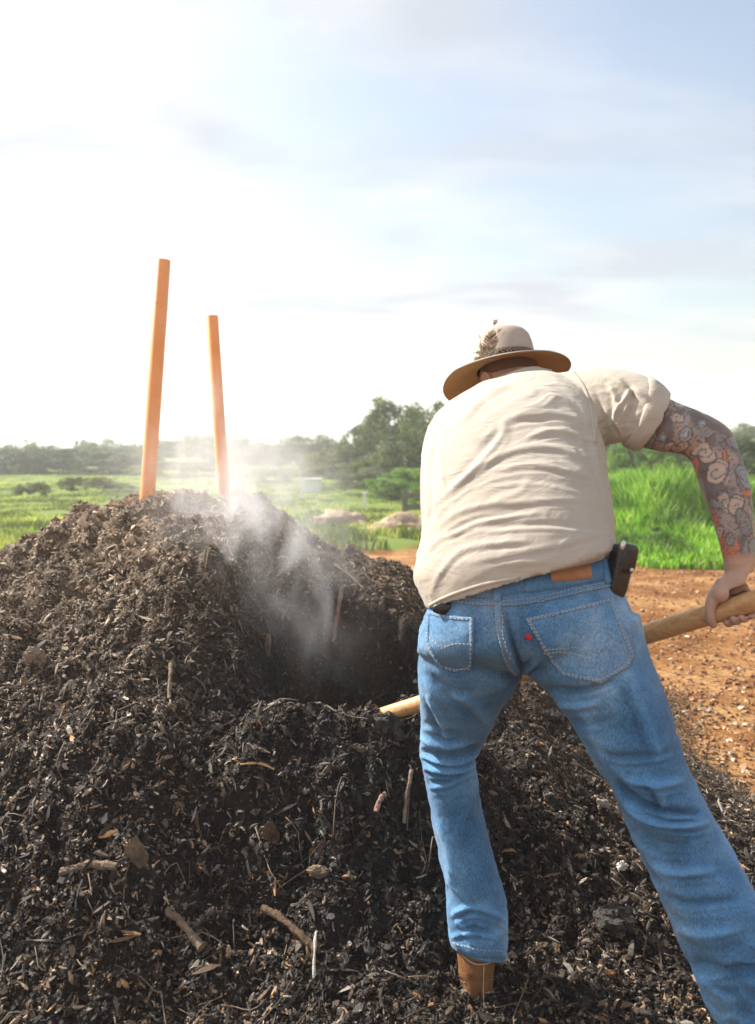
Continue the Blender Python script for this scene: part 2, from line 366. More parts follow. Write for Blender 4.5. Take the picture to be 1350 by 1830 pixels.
# ground relief: flat dirt yard, low bank rising to the right
def ground_h(x, y):
    p = np.stack([x.ravel(), y.ravel(), 0*x.ravel()], 1)
    sm = lambda v, a, b: (lambda t: t*t*(3-2*t))(np.clip((v-a)/(b-a), 0, 1))
    r = sm(x/np.maximum(y, 1), .10, .26)
    h = r*(.30*sm(y, 13.0, 14.5)+.38*sm(y, 15, 27)+.5*sm(y, 40, 120))
    h = h+0
    h = h+.03*fbm(p*.6, 3).reshape(x.shape)*sm(y, 6, 12)
    h = h+.012*fbm(p*2.0+4, 4).reshape(x.shape)*sm(x, 1.2, 2.0)*(1-sm(y, 8, 12))
    return h
def gridmesh(xs, ys, hf):
    X, Y = np.meshgrid(xs, ys); Z = hf(X, Y); nx, ny = len(xs), len(ys)
    V = np.stack([X.ravel(), Y.ravel(), Z.ravel()], 1)
    i = np.arange(nx*ny).reshape(ny, nx)
    Fq = np.stack([i[:-1, :-1].ravel(), i[:-1, 1:].ravel(), i[1:, 1:].ravel(), i[1:, :-1].ravel()], 1)
    return V, Fq
# non-uniform ground sheet out to the horizon
xs = np.r_[-900, -600, -300, -150, np.arange(-90, -12, 3), np.arange(-12, 16, .15), np.arange(16, 90, 3), 150, 300, 600, 900]
ys = np.r_[-40, -15, -5, np.arange(-2, 1.5, .5), np.arange(1.5, 8, .06), np.arange(8, 30, .3), np.arange(30, 130, 3), 160, 220, 300, 420, 600, 900]
V, Fq = gridmesh(xs, ys, ground_h)
def edge_y(x): return 9.9+np.where(x < 1.5, 1.7, 0)+.55*np.sin(x*.7+1)+.3*np.sin(x*2.1)
def dirt_build(nt, b, co, cs):
    sep = nt.nodes.new('ShaderNodeSeparateXYZ'); lk(nt, co, sep.inputs[0])
    n = nd(nt, 'ShaderNodeTexNoise', Scale=1.4, Detail=8.0, Roughness=.65); lk(nt, co, n.inputs['Vector'])
    n2 = nd(nt, 'ShaderNodeTexNoise', Scale=22.0, Detail=8.0, Roughness=.75); lk(nt, co, n2.inputs['Vector'])
    d = ramp(nt, n.outputs[0], [(.36, (.15, .062, .022)), (.5, (.32, .155, .058)), (.62, (.46, .27, .12))])
    d = mixc(nt, 1.0, d, ramp(nt, n2.outputs[0], [(.35, (.45, .42, .38)), (.65, (1.35, 1.35, 1.35))]), 'MULTIPLY')
    v = nd(nt, 'ShaderNodeTexVoronoi', Scale=16.0); lk(nt, co, v.inputs['Vector'])
    d = mixc(nt, ramp(nt, v.outputs['Distance'], [(.05, (.7, .7, .7)), (.10, (0, 0, 0))]), d, (.6, .5, .4))
    n3 = nd(nt, 'ShaderNodeTexNoise', Scale=.35, Detail=6.0, Roughness=.6); lk(nt, co, n3.inputs['Vector'])
    g = ramp(nt, n3.outputs[0], [(.35, (.10, .17, .03)), (.55, (.16, .22, .05)), (.7, (.24, .27, .08))])
    e = mth(nt, 'ADD', sep.outputs[1], mth(nt, 'MULTIPLY', mth(nt, 'SUBTRACT', n.outputs[0], .5), 3.5))
    lx = mth(nt, 'MULTIPLY', mth(nt, 'LESS_THAN', sep.outputs[0], 1.5), -1.6)
    gm = mth(nt, 'MULTIPLY', mth(nt, 'SUBTRACT', mth(nt, 'ADD', e, lx), 10.2), 1.3, clamp=True)
    lk(nt, mixc(nt, gm, d, g), b.inputs['Base Color'])
    h = mth(nt, 'ADD', mth(nt, 'MULTIPLY', n2.outputs[0], .03), mth(nt, 'MULTIPLY', n.outputs[0], .06))
    bp = nd(nt, 'ShaderNodeBump', Strength=1.0, Distance=1.0); lk(nt, h, bp.inputs['Height']); lk(nt, bp.outputs[0], b.inputs['Normal'])
M['ground'] = mat('ground_dirt_and_pasture', rough=.95, spec=.1, build=dirt_build)
tag(link('ground', npmesh('ground', V, Fq), M['ground']), kind='structure')

# heap body
xs = np.arange(-3.6, 2.35, .0145); ys = np.concatenate([np.arange(.5, 4.4, .0145), np.arange(4.4, 6.6, .05)])
def hz(X, Y):
    H = heap_full(X, Y)
    # feather to just under the ground at the outer rim
    e = np.minimum.reduce([(X+3.6)/.3, (1.62+.18*fbm(np.stack([X.ravel()*0, Y.ravel()*1.7, 0*X.ravel()], 1), 3).reshape(X.shape)-X)/.35, (Y-.5)/.2, (6.6-Y)/.3])
    return np.where(e < 1, H*np.clip(e, 0, 1)-.05*(1-np.clip(e, 0, 1)), H)
V, Fq = gridmesh(xs, ys, hz)
n_ = fbm(V*9, 4)[:, None]
base = np.array([.016, .011, .008])*(1+.6*n_)
sunlit_dry = np.clip((V[:, 1:2]-2.5)/1.3, 0, 1)*np.clip(1.1-np.abs(V[:, 0:1]+1.0)/1.6, .3, 1)
base = base*(1-sunlit_dry)+np.array([.19, .130, .082])*(1+.5*n_)*sunlit_dry    # drier crust; sunlit brightness of the heap's top also mixed into the colour
u_ = np.sqrt(((V[:, 0]+.1)/.5)**2+((V[:, 1]-2.95)/.55)**2)[:, None]
near_hollow = np.clip(1.5-u_, 0, 1); base = base*(1-near_hollow)+np.array([.012, .011, .010])*near_hollow  # darker in and around the hollow
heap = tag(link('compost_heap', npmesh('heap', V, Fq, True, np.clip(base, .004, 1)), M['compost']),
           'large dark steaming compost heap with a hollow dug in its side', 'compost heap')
def hsample(x, y):
    x = np.asarray(x, float); y = np.asarray(y, float)
    return heap_full(x, y)
def hnormal(x, y, e=.02):
    a = (heap_full(x+e, y, False)-heap_full(x-e, y, False))/(2*e); b = (heap_full(x, y+e, False)-heap_full(x, y-e, False))/(2*e)
    n = np.stack([-a, -b, np.ones_like(a)], 1); return n/np.linalg.norm(n, axis=1)[:, None]
# shards of shredded wood: tapered, bent, randomly sized slivers
def shards(n, pos, nrm, Lm, wr, tr, tilt, cols, seed):
    g = np.random.default_rng(seed)
    L = Lm*np.minimum(np.exp(g.normal(0, .45, n)), 2.0 if Lm < .03 else 1.5); Wd = L*g.uniform(*wr, n); T = np.minimum(L*g.uniform(*tr, n), .012)
    r = g.normal(size=(n, 3)); t1 = r-(r*nrm).sum(1)[:, None]*nrm; t1 /= np.linalg.norm(t1, axis=1)[:, None]
    nn = nrm+g.normal(size=(n, 3))*tilt; nn /= np.linalg.norm(nn, axis=1)[:, None]
    t1 = t1+nrm*g.normal(size=(n, 1))*tilt*.6; t1 = t1-(t1*nn).sum(1)[:, None]*nn; t1 /= np.linalg.norm(t1, axis=1)[:, None]
    t2 = np.cross(nn, t1)
    st = [(-1, .35), (-.35, 1), (.4, .85), (1, .25)]; V = np.empty((n, 16, 3)); q = 0
    bend = g.normal(0, .10, n)*L
    for (a, w) in st:
        for (sy, sz) in ((-1, -1), (1, -1), (1, 1), (-1, 1)):
            ax = a*.5*L*(1+g.normal(0, .07, n)); wy = sy*w*.5*Wd*(1+g.normal(0, .30, n)); hz_ = sz*.5*T*(1+g.normal(0, .25, n))+bend*(1-a*a)
            V[:, q] = pos+t1*ax[:, None]+t2*wy[:, None]+nn*hz_[:, None]; q += 1
    base = []
    for s in range(3):
        b0, b1 = s*4, s*4+4
        for k in range(4): base.append((b0+k, b0+(k+1) % 4, b1+(k+1) % 4, b1+k))
    base += [(3, 2, 1, 0), (12, 13, 14, 15)]
    Fq = (np.array(base)[None]+(np.arange(n)*16)[:, None, None]).reshape(-1, 4)
    return V.reshape(-1, 3), Fq, np.repeat(cols, 16, axis=0)
def chip_cols(n, g, pos, bright=1.0):
    t = g.uniform(0, 1, n)[:, None]; base = np.array([.022, .0135, .0078])*np.exp(g.normal(0, .6, (n, 1)))
    pal = np.array([[.30, .21, .13], [.42, .22, .09], [.20, .17, .14], [.45, .38, .30], [.13, .075, .04], [.16, .13, .09]])
    pk = pal[g.choice(6, n, p=[.2, .08, .2, .07, .25, .2])]*g.uniform(.5, 1.6, (n, 1))
    pr = .18*bright; c = np.where(t < pr, pk, base)
    x, y = pos[:, 0:1], pos[:, 1:2]
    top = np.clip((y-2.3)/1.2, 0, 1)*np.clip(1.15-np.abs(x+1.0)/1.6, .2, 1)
    c = c*(1-top*.75)+np.array([.34, .245, .155])*np.exp(g.normal(0, .45, (n, 1)))*top*.75  # dry crust colour that also carries the top's sunlit brightness
    u = np.sqrt(((x+.1)/.48)**2+((y-2.95)/.5)**2); near_hollow = np.clip(1.6-u, 0, 1)*.85
    c = c*(1-near_hollow)+np.array([.010, .0095, .009])*np.exp(g.normal(0, .5, (n, 1)))*near_hollow  # chips get darker towards the hollow
    ss = np.exp(-((x-.12)/.38)**2-((y-2.2)/.45)**2)*.55; c = c*(1-ss)  # shadow on the slope below the lip, painted into the chip colours
    return np.clip(c, .003, .8)
def scatter(n, g):
    """points over the heap, denser close to where one stands"""
    Y = 1.05*np.exp(g.uniform(0, 1, n*2)**.85*math.log(4.9/1.05)); X = g.uniform(-.56, .62, n*2)*Y
    k = (X < 1.50+.15*np.sin(Y*3)+g.normal(0, .10, n*2)) & (X > -3.5); return X[k][:n], Y[k][:n]
Vs, Fs_, Cs = [], [], []; nb = 0
for (n, Lm, wr, tr, tilt, sd_) in ((190000, .0075, (.3, .9), (.12, .4), .9, 1), (90000, .0145, (.14, .5), (.06, .2), .65, 2),
                                   (14000, .028, (.10, .38), (.04, .12), .5, 3), (1500, .055, (.06, .2), (.03, .08), .4, 4)):
    g = np.random.default_rng(sd_); x, y = scatter(n, g); n = len(x)
    N_ = hnormal(x, y); pos = np.stack([x, y, hsample(x, y)], 1)+N_*(Lm*.16)
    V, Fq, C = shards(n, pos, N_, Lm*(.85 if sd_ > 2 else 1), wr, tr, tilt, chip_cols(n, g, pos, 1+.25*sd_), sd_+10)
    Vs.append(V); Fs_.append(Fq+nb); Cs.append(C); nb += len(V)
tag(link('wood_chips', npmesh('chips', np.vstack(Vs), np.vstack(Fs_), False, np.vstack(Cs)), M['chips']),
    'shredded bark and wood chips covering the dark compost heap', 'wood chips', kind='stuff')
# thin twigs and roots mixed in
g = np.random.default_rng(5); mb = MB(); cc = []
for i in range(420):
    x, y = scatter(1, g)
    if not len(x): continue
    L = g.uniform(.04, .13)*(1 if y[0] < 2.6 else 1.3); a = g.uniform(0, 6.28); pts = []; w = g.normal(0, .012, (4, 2))
    for k in range(4):
        xx = x[0]+math.cos(a)*L*k/3+w[k][0]; yy = y[0]+math.sin(a)*L*k/3+w[k][1]
        pts.append((xx, yy, float(hsample(np.array([xx]), np.array([yy]))[0])+.012+g.uniform(-.004, .012)))
    V, Fq = tube(pts, [.0022, .0018, .0014, .0008], 4, 2); mb.add(V, Fq)
    cc += [tuple(np.array([[.2, .14, .09], [.08, .05, .035], [.35, .26, .18]][g.integers(3)])*g.uniform(.5, 1))]*len(V)
me = mb.mesh('twigs'); a = me.color_attributes.new('col', 'FLOAT_COLOR', 'POINT'); a.data.foreach_set('color', np.c_[np.array(cc), np.ones(len(cc))].astype(np.float32).ravel())
tag(link('fine_twigs', me, M['chips']), 'thin twigs and roots lying among the chips of the heap', 'twigs', kind='stuff')

# where a sight line through the photograph's pixel meets the heap
def on_heap(px, py, lift=0.0):
    Y = np.arange(1.2, 6, .004); x = (px-CX)/F*Y; z = CAMZ-(py-HY)/F*Y; h = heap_full(x, Y)
    k = np.argmax(h > z); return Vector((x[k], Y[k], h[k]+lift))
def lump(c, r, seed, Mrot=None, rough=.35, sub=4):
    import bmesh
    b = bmesh.new(); bmesh.ops.create_icosphere(b, subdivisions=sub, radius=1); me = bpy.data.meshes.new('l'); b.to_mesh(me); b.free()
    V, N = getvn(me); V = V*(1+rough*fbm(V*1.7+seed*7, 5)+.10*(1-2*np.abs(fbm(V*np.array([6, 6, 2.5])+seed, 3))))[:, None]*np.array(r)
    if Mrot is not None: V = V@np.array(Mrot).T
    setv(me, V+np.array(c)); me.polygons.foreach_set('use_smooth', [False]*len(me.polygons)); return me
def rot(ax, deg): return Matrix.Rotation(R(deg), 3, ax)
def debris(name, px, py, r, m, label, cat, yaw=0, pitch=25, rough=.35, lift=0., seed=1):
    p = on_heap(px, py, lift); me = lump((0, 0, 0), r, seed, rot('Y', yaw) @ rot('X', pitch), rough)
    o = link(name, me, M[m]); o.location = p; return tag(o, label, cat)
def stick(name, p0, p1, r, m, label, lift=.012, bendz=.01, k=5):
    a, b = on_heap(*p0, lift), on_heap(*p1, lift); mb = MB(); g = np.random.default_rng(int(p0[0])); pts = []
    for i in range(k):
        t = i/(k-1); q = a.lerp(b, t); q.z += math.sin(t*math.pi)*bendz; q += Vector(g.normal(0, .1, 3))*r; pts.append(q)
    V, Fs = tube(pts, [r*g.uniform(.75, 1.1) for _ in pts], 9, 5); V = [Vector(v) for v in V]
    mb.add(V, Fs); me = mb.mesh('stick', False); Vn, Nn = getvn(me); setv(me, Vn+Nn*(r*.35*fbm(Vn*90, 3))[:, None])
    return tag(link(name, me, M[m]), label, 'stick')
debris('bark_chunk', 62, 1180, (.038, .02, .05), 'palewood', 'pale ribbed chunk of wood at the far left of the heap', 'wood chunk', 10, 30, .25, seed=3)
debris('white_fragment', 128, 1222, (.020, .008, .013), 'pale', 'small white crumpled fragment right of the pale wood chunk', 'fragment', 0, 40, .5, seed=4)
debris('bark_chunk', 245, 1545, (.024, .012, .052), 'oldwood', 'brown mottled bark chunk beside the left stick, low on the heap', 'bark chunk', -12, 20, .45, .008, seed=5)
debris('bark_chunk', 482, 1500, (.022, .012, .046), 'bark', 'dark brown bark chunk in the middle of the lower heap', 'bark chunk', 8, 20, .4, .005, seed=6)
debris('bark_chunk', 570, 1565, (.026, .014, .015), 'oldwood', 'flat tan chip lying below the middle of the heap', 'wood chip', 4, 35, .3, .01, seed=7)
debris('bark_chunk', 478, 1160, (.012, .02, .052), 'oldwood', 'upright slab of pale bark on the left edge of the hollow', 'bark slab', 4, 10, .3, .0, seed=8)
debris('white_fragment', 1080, 1442, (.022, .008, .018), 'pale', 'white oval shell fragment seen between the legs', 'fragment', 30, 40, .3, .01, seed=9)
debris('white_fragment', 1112, 1556, (.014, .01, .010), 'pale', 'small grey white fragment below the oval shell fragment', 'fragment', 0, 40, .5, .01, seed=10)
debris('compost_clod', 1098, 1652, (.040, .032, .030), 'charcoal', 'charred lumpy clod near the inner side of the right leg', 'clod', 0, 0, .6, .01, seed=11)
debris('compost_clod', 985, 1288, (.034, .024, .026), 'charcoal', 'rounded dark clod just under the crotch of the jeans', 'clod', 0, 0, .35, .01, seed=12)
debris('compost_clod', 664, 1000, (.05, .04, .06), 'charcoal', 'dark clod standing up on the right ridge of the heap', 'clod', 0, 0, .5, .02, seed=13)
debris('compost_clod', 690, 1300, (.05, .03, .035), 'charcoal', 'black lumpy clod in front of the lower end of the wooden handle', 'clod', 0, 0, .6, .0, seed=14)
debris('compost_clod', 1022, 1330, (.022, .018, .016), 'charcoal', 'small grey clod right below the rounded clod', 'clod', 0, 0, .4, .01, seed=15)
stick('stick', (110, 1572), (208, 1560), .010, 'oldwood', 'short thick stick lying level at the lower left of the heap')
stick('stick', (300, 1640), (360, 1702), .011, 'oldwood', 'split stick sloping down right near the bottom left edge')
stick('stick', (470, 1632), (562, 1706), .009, 'bark', 'dark stick sloping down towards the bottom middle of the heap')
stick('stick', (561, 1765), (566, 1682), .0035, 'pale', 'thin pale grey twig standing upright at the bottom of the heap', .02, .03)
stick('stick', (302, 1255), (306, 1190), .006, 'oldwood', 'thin upright splinter on the left middle of the heap')
stick('stick', (430, 1378), (490, 1382), .0035, 'handle', 'orange splinter lying level below the hollow')
stick('stick', (612, 1062), (596, 1165), .009, 'pinkwood', 'pinkish peeled stick leaning down inside the hollow', .03)
stick('stick', (598, 1020), (650, 1062), .006, 'oldwood', 'crooked grey root above the right side of the hollow', .02)
stick('stick', (688, 1428), (672, 1462), .008, 'pinkwood', 'short reddish stick in the dark slope left of the bent leg', .012)
stick('stick', (722, 1480), (736, 1385), .006, 'oldwood', 'grey splinter close to the left knee', .012)

# ------------------------------------------------------------------ orange pipes
def pipe(px0, py0, Y0, px1, py1, Y1, r, label):
    a, b = P(px0, py0, Y0), P(px1, py1, Y1); d = (b-a).normalized(); a2 = a-d*.35; mb = MB(); n = 40
    u = d.orthogonal().normalized(); w = d.cross(u); rs = [(a2, r), (b-d*.002, r), (b, r-.0015), (b, r-.005), (b-d*.30, r-.005)]
    V = [c+u*(math.cos(2*math.pi*j/n)*q)+w*(math.sin(2*math.pi*j/n)*q) for c, q in rs for j in range(n)]
    mb.add(V, [(i*n+j, i*n+(j+1) % n, (i+1)*n+(j+1) % n, (i+1)*n+j) for i in range(len(rs)-1) for j in range(n)])
    o = link('plastic_pipe', mb.mesh('pipe'), M['pipe']); return tag(o, label, 'pipe', 'orange pipes standing in the heap')
pipe(264, 885, 3.95, 292, 465, 4.0, .0345, 'taller orange plastic pipe standing upright on the left of the heap')
pipe(401, 890, 4.35, 379, 565, 4.4, .0315, 'shorter orange plastic pipe leaning slightly left, rising out of the steam')

# ------------------------------------------------------------------ the man
LF = Vector((.24, 2.04, .03)); RF = Vector((.84, 1.66, .05))
man = empty('person', (.5, 1.9, .03), 'man in felt hat, tan shirt and blue jeans seen from behind, bent over digging', 'person')
def rg(L, Rr, rn, d=None, fs=1.0):
    """ring from two outline points (px,py,Y) and a near-side depth vector"""
    a, b = P(*L), P(*Rr); c = (a+b)/2; s = (b-a)/2
    d = Vector(d).normalized() if d else Vector((0, -1, .1)).normalized()
    d = (d-s.normalized()*d.dot(s.normalized())).normalized()
    return (c, s, d*rn, fs)
# ---- jeans
mb = MB()
mb.add(*ring_loft([rg((782, 985, 1.98), (1086, 950, 1.92), .125, (0, -.8, .5)), rg((766, 1068, 1.93), (1102, 1028, 1.86), .135, (0, -.95, .3)),
    rg((751, 1140, 1.92), (1136, 1105, 1.83), .155, (0, -1, .1)), rg((750, 1168, 1.93), (1154, 1150, 1.84), .128, (0, -1, 0)), rg((790, 1192, 1.94), (1110, 1180, 1.87), .085, (0, -1, 0)), rg((860, 1197, 1.94), (1020, 1192, 1.88), .03, (0, -1, 0))], 48, 6, .92))
legL = [rg((752, 1120, 1.95), (930, 1110, 1.92), .125), rg((747, 1195, 1.95), (935, 1198, 1.93), .125), rg((750, 1262, 1.99), (893, 1272, 1.98), .10),
        rg((754, 1312, 2.04), (868, 1322, 2.04), .088), rg((752, 1348, 2.08), (850, 1360, 2.08), .082), rg((765, 1430, 2.09), (860, 1428, 2.09), .085),
        rg((782, 1520, 2.08), (880, 1518, 2.08), .085), rg((797, 1600, 2.07), (903, 1602, 2.07), .08), rg((800, 1650, 2.06), (905, 1655, 2.06), .078),
        rg((811, 1692, 2.05), (901, 1712, 2.05), .072, (0, -1, .35)), rg((820, 1688, 2.05), (892, 1706, 2.05), .060, (0, -1, .35)), rg((820, 1670, 2.05), (892, 1680, 2.05), .058, (0, -1, .35))]
mb.add(*ring_loft(legL, 40, 6))
legR = [rg((930, 1110, 1.87), (1142, 1095, 1.83), .13), rg((937, 1195, 1.86), (1162, 1172, 1.82), .135), rg((985, 1242, 1.84), (1180, 1215, 1.80), .125, (0, -1, .2)),
        rg((1030, 1308, 1.82), (1197, 1258, 1.78), .112), rg((1070, 1377, 1.80), (1214, 1322, 1.77), .102), rg((1106, 1440, 1.79), (1241, 1392, 1.76), .096),
        rg((1136, 1508, 1.77), (1277, 1462, 1.75), .096), rg((1166, 1578, 1.75), (1318, 1536, 1.73), .095), rg((1198, 1645, 1.73), (1350, 1608, 1.71), .095),
        rg((1228, 1715, 1.71), (1382, 1682, 1.70), .092), rg((1260, 1785, 1.70), (1410, 1758, 1.69), .09), rg((1296, 1860, 1.68), (1440, 1840, 1.67), .088),
        rg((1322, 1935, 1.67), (1464, 1928, 1.66), .085), rg((1330, 1930, 1.67), (1456, 1922, 1.66), .075), rg((1330, 1900, 1.67), (1450, 1895, 1.66), .07)]
mb.add(*ring_loft(legR, 44, 6))
jm = remesh(mb, .0048, 5, .5)
V, N = getvn(jm)
JF = [([(750, 1342), (790, 1352), (830, 1348), (864, 1332)], -.016, 9), ([(750, 1318), (795, 1330), (850, 1326)], .008, 9), ([(756, 1372), (800, 1378), (850, 1366)], .008, 9),
      ([(760, 1400), (800, 1396), (835, 1380)], -.005, 8), ([(756, 1290), (790, 1305), (820, 1310)], -.005, 9), ([(765, 1240), (790, 1290), (800, 1320)], .006, 12), ([(800, 1230), (850, 1262), (875, 1290)], .005, 14),
      ([(870, 1350), (862, 1420), (880, 1500), (900, 1580)], .003, 6), ([(800, 1640), (840, 1622), (880, 1632), (905, 1650)], .009, 9), ([(802, 1668), (840, 1660), (885, 1668)], -.006, 8), ([(806, 1625), (825, 1655), (850, 1680)], .006, 9),
      ([(790, 1560), (830, 1600), (860, 1600)], .004, 12), ([(775, 1450), (800, 1520), (806, 1590)], .004, 14), ([(850, 1440), (830, 1500), (840, 1560)], -.003, 14),
      ([(935, 1215), (975, 1232), (1040, 1235), (1100, 1215)], -.006, 12), ([(950, 1245), (1010, 1262), (1080, 1258)], .006, 12), ([(990, 1280), (1050, 1295), (1110, 1280)], -.004, 12),
      ([(1090, 1372), (1130, 1395), (1180, 1402), (1222, 1395)], .008, 11), ([(1100, 1400), (1140, 1432), (1190, 1450), (1255, 1452)], -.014, 10), ([(1120, 1440), (1170, 1470), (1230, 1476), (1270, 1468)], .008, 10),
      ([(1150, 1380), (1180, 1420), (1190, 1460)], .005, 10), ([(1060, 1330), (1100, 1352), (1160, 1352), (1210, 1338)], -.005, 11), ([(1130, 1480), (1180, 1510), (1240, 1512)], -.005, 12), ([(1150, 1530), (1200, 1560), (1280, 1555)], .005, 13),
      ([(1175, 1590), (1230, 1615), (1320, 1605)], -.004, 13), ([(1205, 1660), (1260, 1672), (1330, 1660)], .004, 14), ([(1235, 1720), (1290, 1735), (1350, 1728)], -.005, 13),
      ([(1120, 1200), (1150, 1280), (1180, 1360)], .004, 16), ([(960, 1180), (940, 1200), (930, 1225)], .006, 9), ([(1020, 1230), (1060, 1310), (1095, 1380)], .003, 14),
      ([(900, 1090), (915, 1150), (935, 1205)], -.008, 9), ([(850, 1190), (890, 1200), (925, 1215)], -.006, 12), ([(760, 1200), (800, 1232), (850, 1240)], -.005, 13)]
D = 1.9*folds(V, N, [(a_, b_, c_*.62) for a_, b_, c_ in JF])+.8*folds(V, N, [(np.array(a_)+[4, 15], b_, c_*.45) for a_, b_, c_ in JF])
p = V.copy(); p[:, 2] *= 1.7
D += .0035*fbm(p*9, 3)+.0016*fbm(V*34, 3)
pp = np.stack([V[:, 0]*14, V[:, 1]*14, V[:, 2]*26+V[:, 0]*8], 1)+.4*fbm(V*11, 2)[:, None]; D += .0042*np.clip(1-3.2*np.abs(fbm(pp, 2)), -.2, 1)*np.clip(.2+fbm(V*6+3, 2)+np.clip((.55-V[:, 2])*1.2, 0, .5), 0, 1)
D *= np.clip(.9+.7*fbm(V*5+3, 2), .2, 1.6); V2 = V+N*D[:, None]; setv(jm, V2)
Q = proj(V); wear = np.ones((len(V), 3))
def blot(c, r, col, amt, ang=0):
    global wear
    d = Q-np.array(c); ca, sa = math.cos(R(ang)), math.sin(R(ang)); d = np.stack([d[:, 0]*ca+d[:, 1]*sa, -d[:, 0]*sa+d[:, 1]*ca], 1)/np.array(r)
    k = np.exp(-(d**2).sum(1))*amt*(.6+.5*fbm(V*14, 3)); k = np.clip(k, 0, 1)[:, None]; wear = wear*(1-k)+np.array(col)*k
blot((830, 1150), (16, 50), (.45, .40, .34), .9, 8); blot((930, 1150), (40, 50), (.55, .58, .62), .8); blot((1030, 1170), (70, 40), (.75, .72, .68), .8, -20)
blot((1070, 1190), (60, 25), (.6, .57, .5), .7, -20); blot((845, 1110), (20, 10), (.6, .5, .4), .6)
blot((840, 1500), (35, 130), (1.25, 1.25, 1.2), .8, 5); blot((1120, 1330), (50, 120), (1.15, 1.15, 1.12), .6, -25)
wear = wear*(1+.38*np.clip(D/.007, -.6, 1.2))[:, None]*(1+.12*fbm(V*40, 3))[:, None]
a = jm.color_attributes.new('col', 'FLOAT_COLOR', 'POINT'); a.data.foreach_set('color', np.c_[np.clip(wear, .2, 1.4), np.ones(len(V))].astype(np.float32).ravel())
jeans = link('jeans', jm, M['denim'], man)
def whitecol(me):
    a = me.color_attributes.new('col', 'FLOAT_COLOR', 'POINT'); a.data.foreach_set('color', np.ones(len(me.vertices)*4, np.float32)); return me
def bvh_of(me): return BVHTree.FromPolygons([v.co.copy() for v in me.vertices], [tuple(p.vertices) for p in me.polygons])
JB = bvh_of(jm)
def hit(bv, px, py, off=0.):
    o = Vector((0, 0, CAMZ)); d = (P(px, py, 1)-o).normalized(); h = bv.ray_cast(o, d)
    if h[0] is None: return None
    return h[0]+h[1]*off
def ribbon(bv, pl, w, off, k=8, th=.0018):
    """raised flat seam that follows a curve over the cloth"""
    A = catmull(pl, k) if len(pl) > 2 else np.array([np.array(pl[0])*(1-t)+np.array(pl[1])*t for t in np.linspace(0, 1, k*2)])
    rows = []
    for i in range(len(A)):
        t = A[min(i+1, len(A)-1)]-A[max(i-1, 0)]; t = t/(np.linalg.norm(t)+1e-9); nn = np.array([-t[1], t[0]])
        r = [hit(bv, *(A[i]+nn*w*s), o) for s, o in ((-.5, -.002), (-.5, off), (0, off+th*.4), (.5, off), (.5, -.002))]
        if None in r: continue
        rows.append(r)
    mb = MB()
    if len(rows) < 2: return mb
    mb.add([v for r in rows for v in r], [(i*5+j, i*5+j+1, i*5+j+6, i*5+j+5) for i in range(len(rows)-1) for j in range(4)]); return mb
def stitches(bv, pl, off=.0035, ln=4.2, gap=2.6, r=.00075, mb=None):
    mb = mb or MB(); A = catmull(pl, 30) if len(pl) > 2 else np.array([np.array(pl[0])*(1-t)+np.array(pl[1])*t for t in np.linspace(0, 1, 120)])
    L = np.r_[0, np.cumsum(np.linalg.norm(np.diff(A, axis=0), axis=1))]; s = 0
    while s+ln < L[-1]:
        pts = [hit(bv, np.interp(q, L, A[:, 0]), np.interp(q, L, A[:, 1]), off+o) for q, o in ((s, -.0006), (s+ln/2, .0005), (s+ln, -.0006))]
        if None not in pts: mb.add(*tube(pts, r, 5, 1))
        s += ln+gap
    return mb
def panel(bv, poly, off, n=34, edge=.002):
    """patch pocket: polygon filled by a grid, laid over the cloth with a raised body"""
    poly = np.array(poly, float); lo, hi = poly.min(0), poly.max(0); m = len(poly)
    # star-shaped fill from the centroid
    c = poly.mean(0); B = []
    for i in range(m):
        a, b = poly[i], poly[(i+1) % m]; q = max(2, int(np.linalg.norm(b-a)/4))
        for t in np.arange(q)/q: B.append(a+(b-a)*t)
    B = np.array(B); nb = len(B); rings = [0, .12, .25, .38, .5, .62, .74, .84, .91, .96, 1.0]; V = []; 
    for f in rings:
        for b in B:
            q = c+(b-c)*f; o = off+(.001*math.sin(f*math.pi)); V.append(hit(bv, q[0], q[1], o) or V[-1])
    for b in B:
        V.append(hit(bv, b[0], b[1], -.002) or V[-1])
    k = len(rings)+1; mb = MB()
    mb.add(V, [(i*nb+j, i*nb+(j+1) % nb, (i+1)*nb+(j+1) % nb, (i+1)*nb+j) for i in range(k-1) for j in range(nb)]); return mb
def sub(name, mb_, m, parent, smooth=True, solid=None):
    me = mb_.mesh(name, smooth)
    if m is M['denim']: whitecol(me)
    return link(name, me, m, parent)
PR = [(938, 1106), (1000, 1092), (1050, 1080), (1093, 1068), (1108, 1110), (1131, 1172), (1122, 1192), (1076, 1219), (1040, 1214), (1008, 1206), (985, 1180), (960, 1142)]
PL_ = [(766, 1092), (800, 1101), (847, 1105), (846, 1150), (842, 1193), (815, 1200), (793, 1192), (778, 1172), (764, 1148)]
def sewn(name, cloth, thread, parent, m='denim'):
    me = cloth.mesh(name, True); nf = len(cloth.f); mb = MB(); mb.add(cloth.v, cloth.f); mb.add(thread.v, thread.f); me = mb.mesh(name); whitecol(me)
    me.materials.append(M[m]); me.materials.append(M['thread']); me.polygons.foreach_set('material_index', [0]*nf+[1]*(len(mb.f)-nf)); me.update(); return link(name, me, None, parent)
def inset(poly, f):
    p = np.array(poly, float); c = p.mean(0); return [tuple(c+(q-c)*f) for q in p]
ARC = {0: ([(972, 1158), (1000, 1157), (1030, 1156), (1066, 1172)], [(1066, 1172), (1072, 1160), (1082, 1148)], [(972, 1165), (1010, 1163), (1066, 1180)]),
       1: ([(770, 1140), (785, 1152), (790, 1158)], [(790, 1158), (815, 1150), (842, 1150)])}
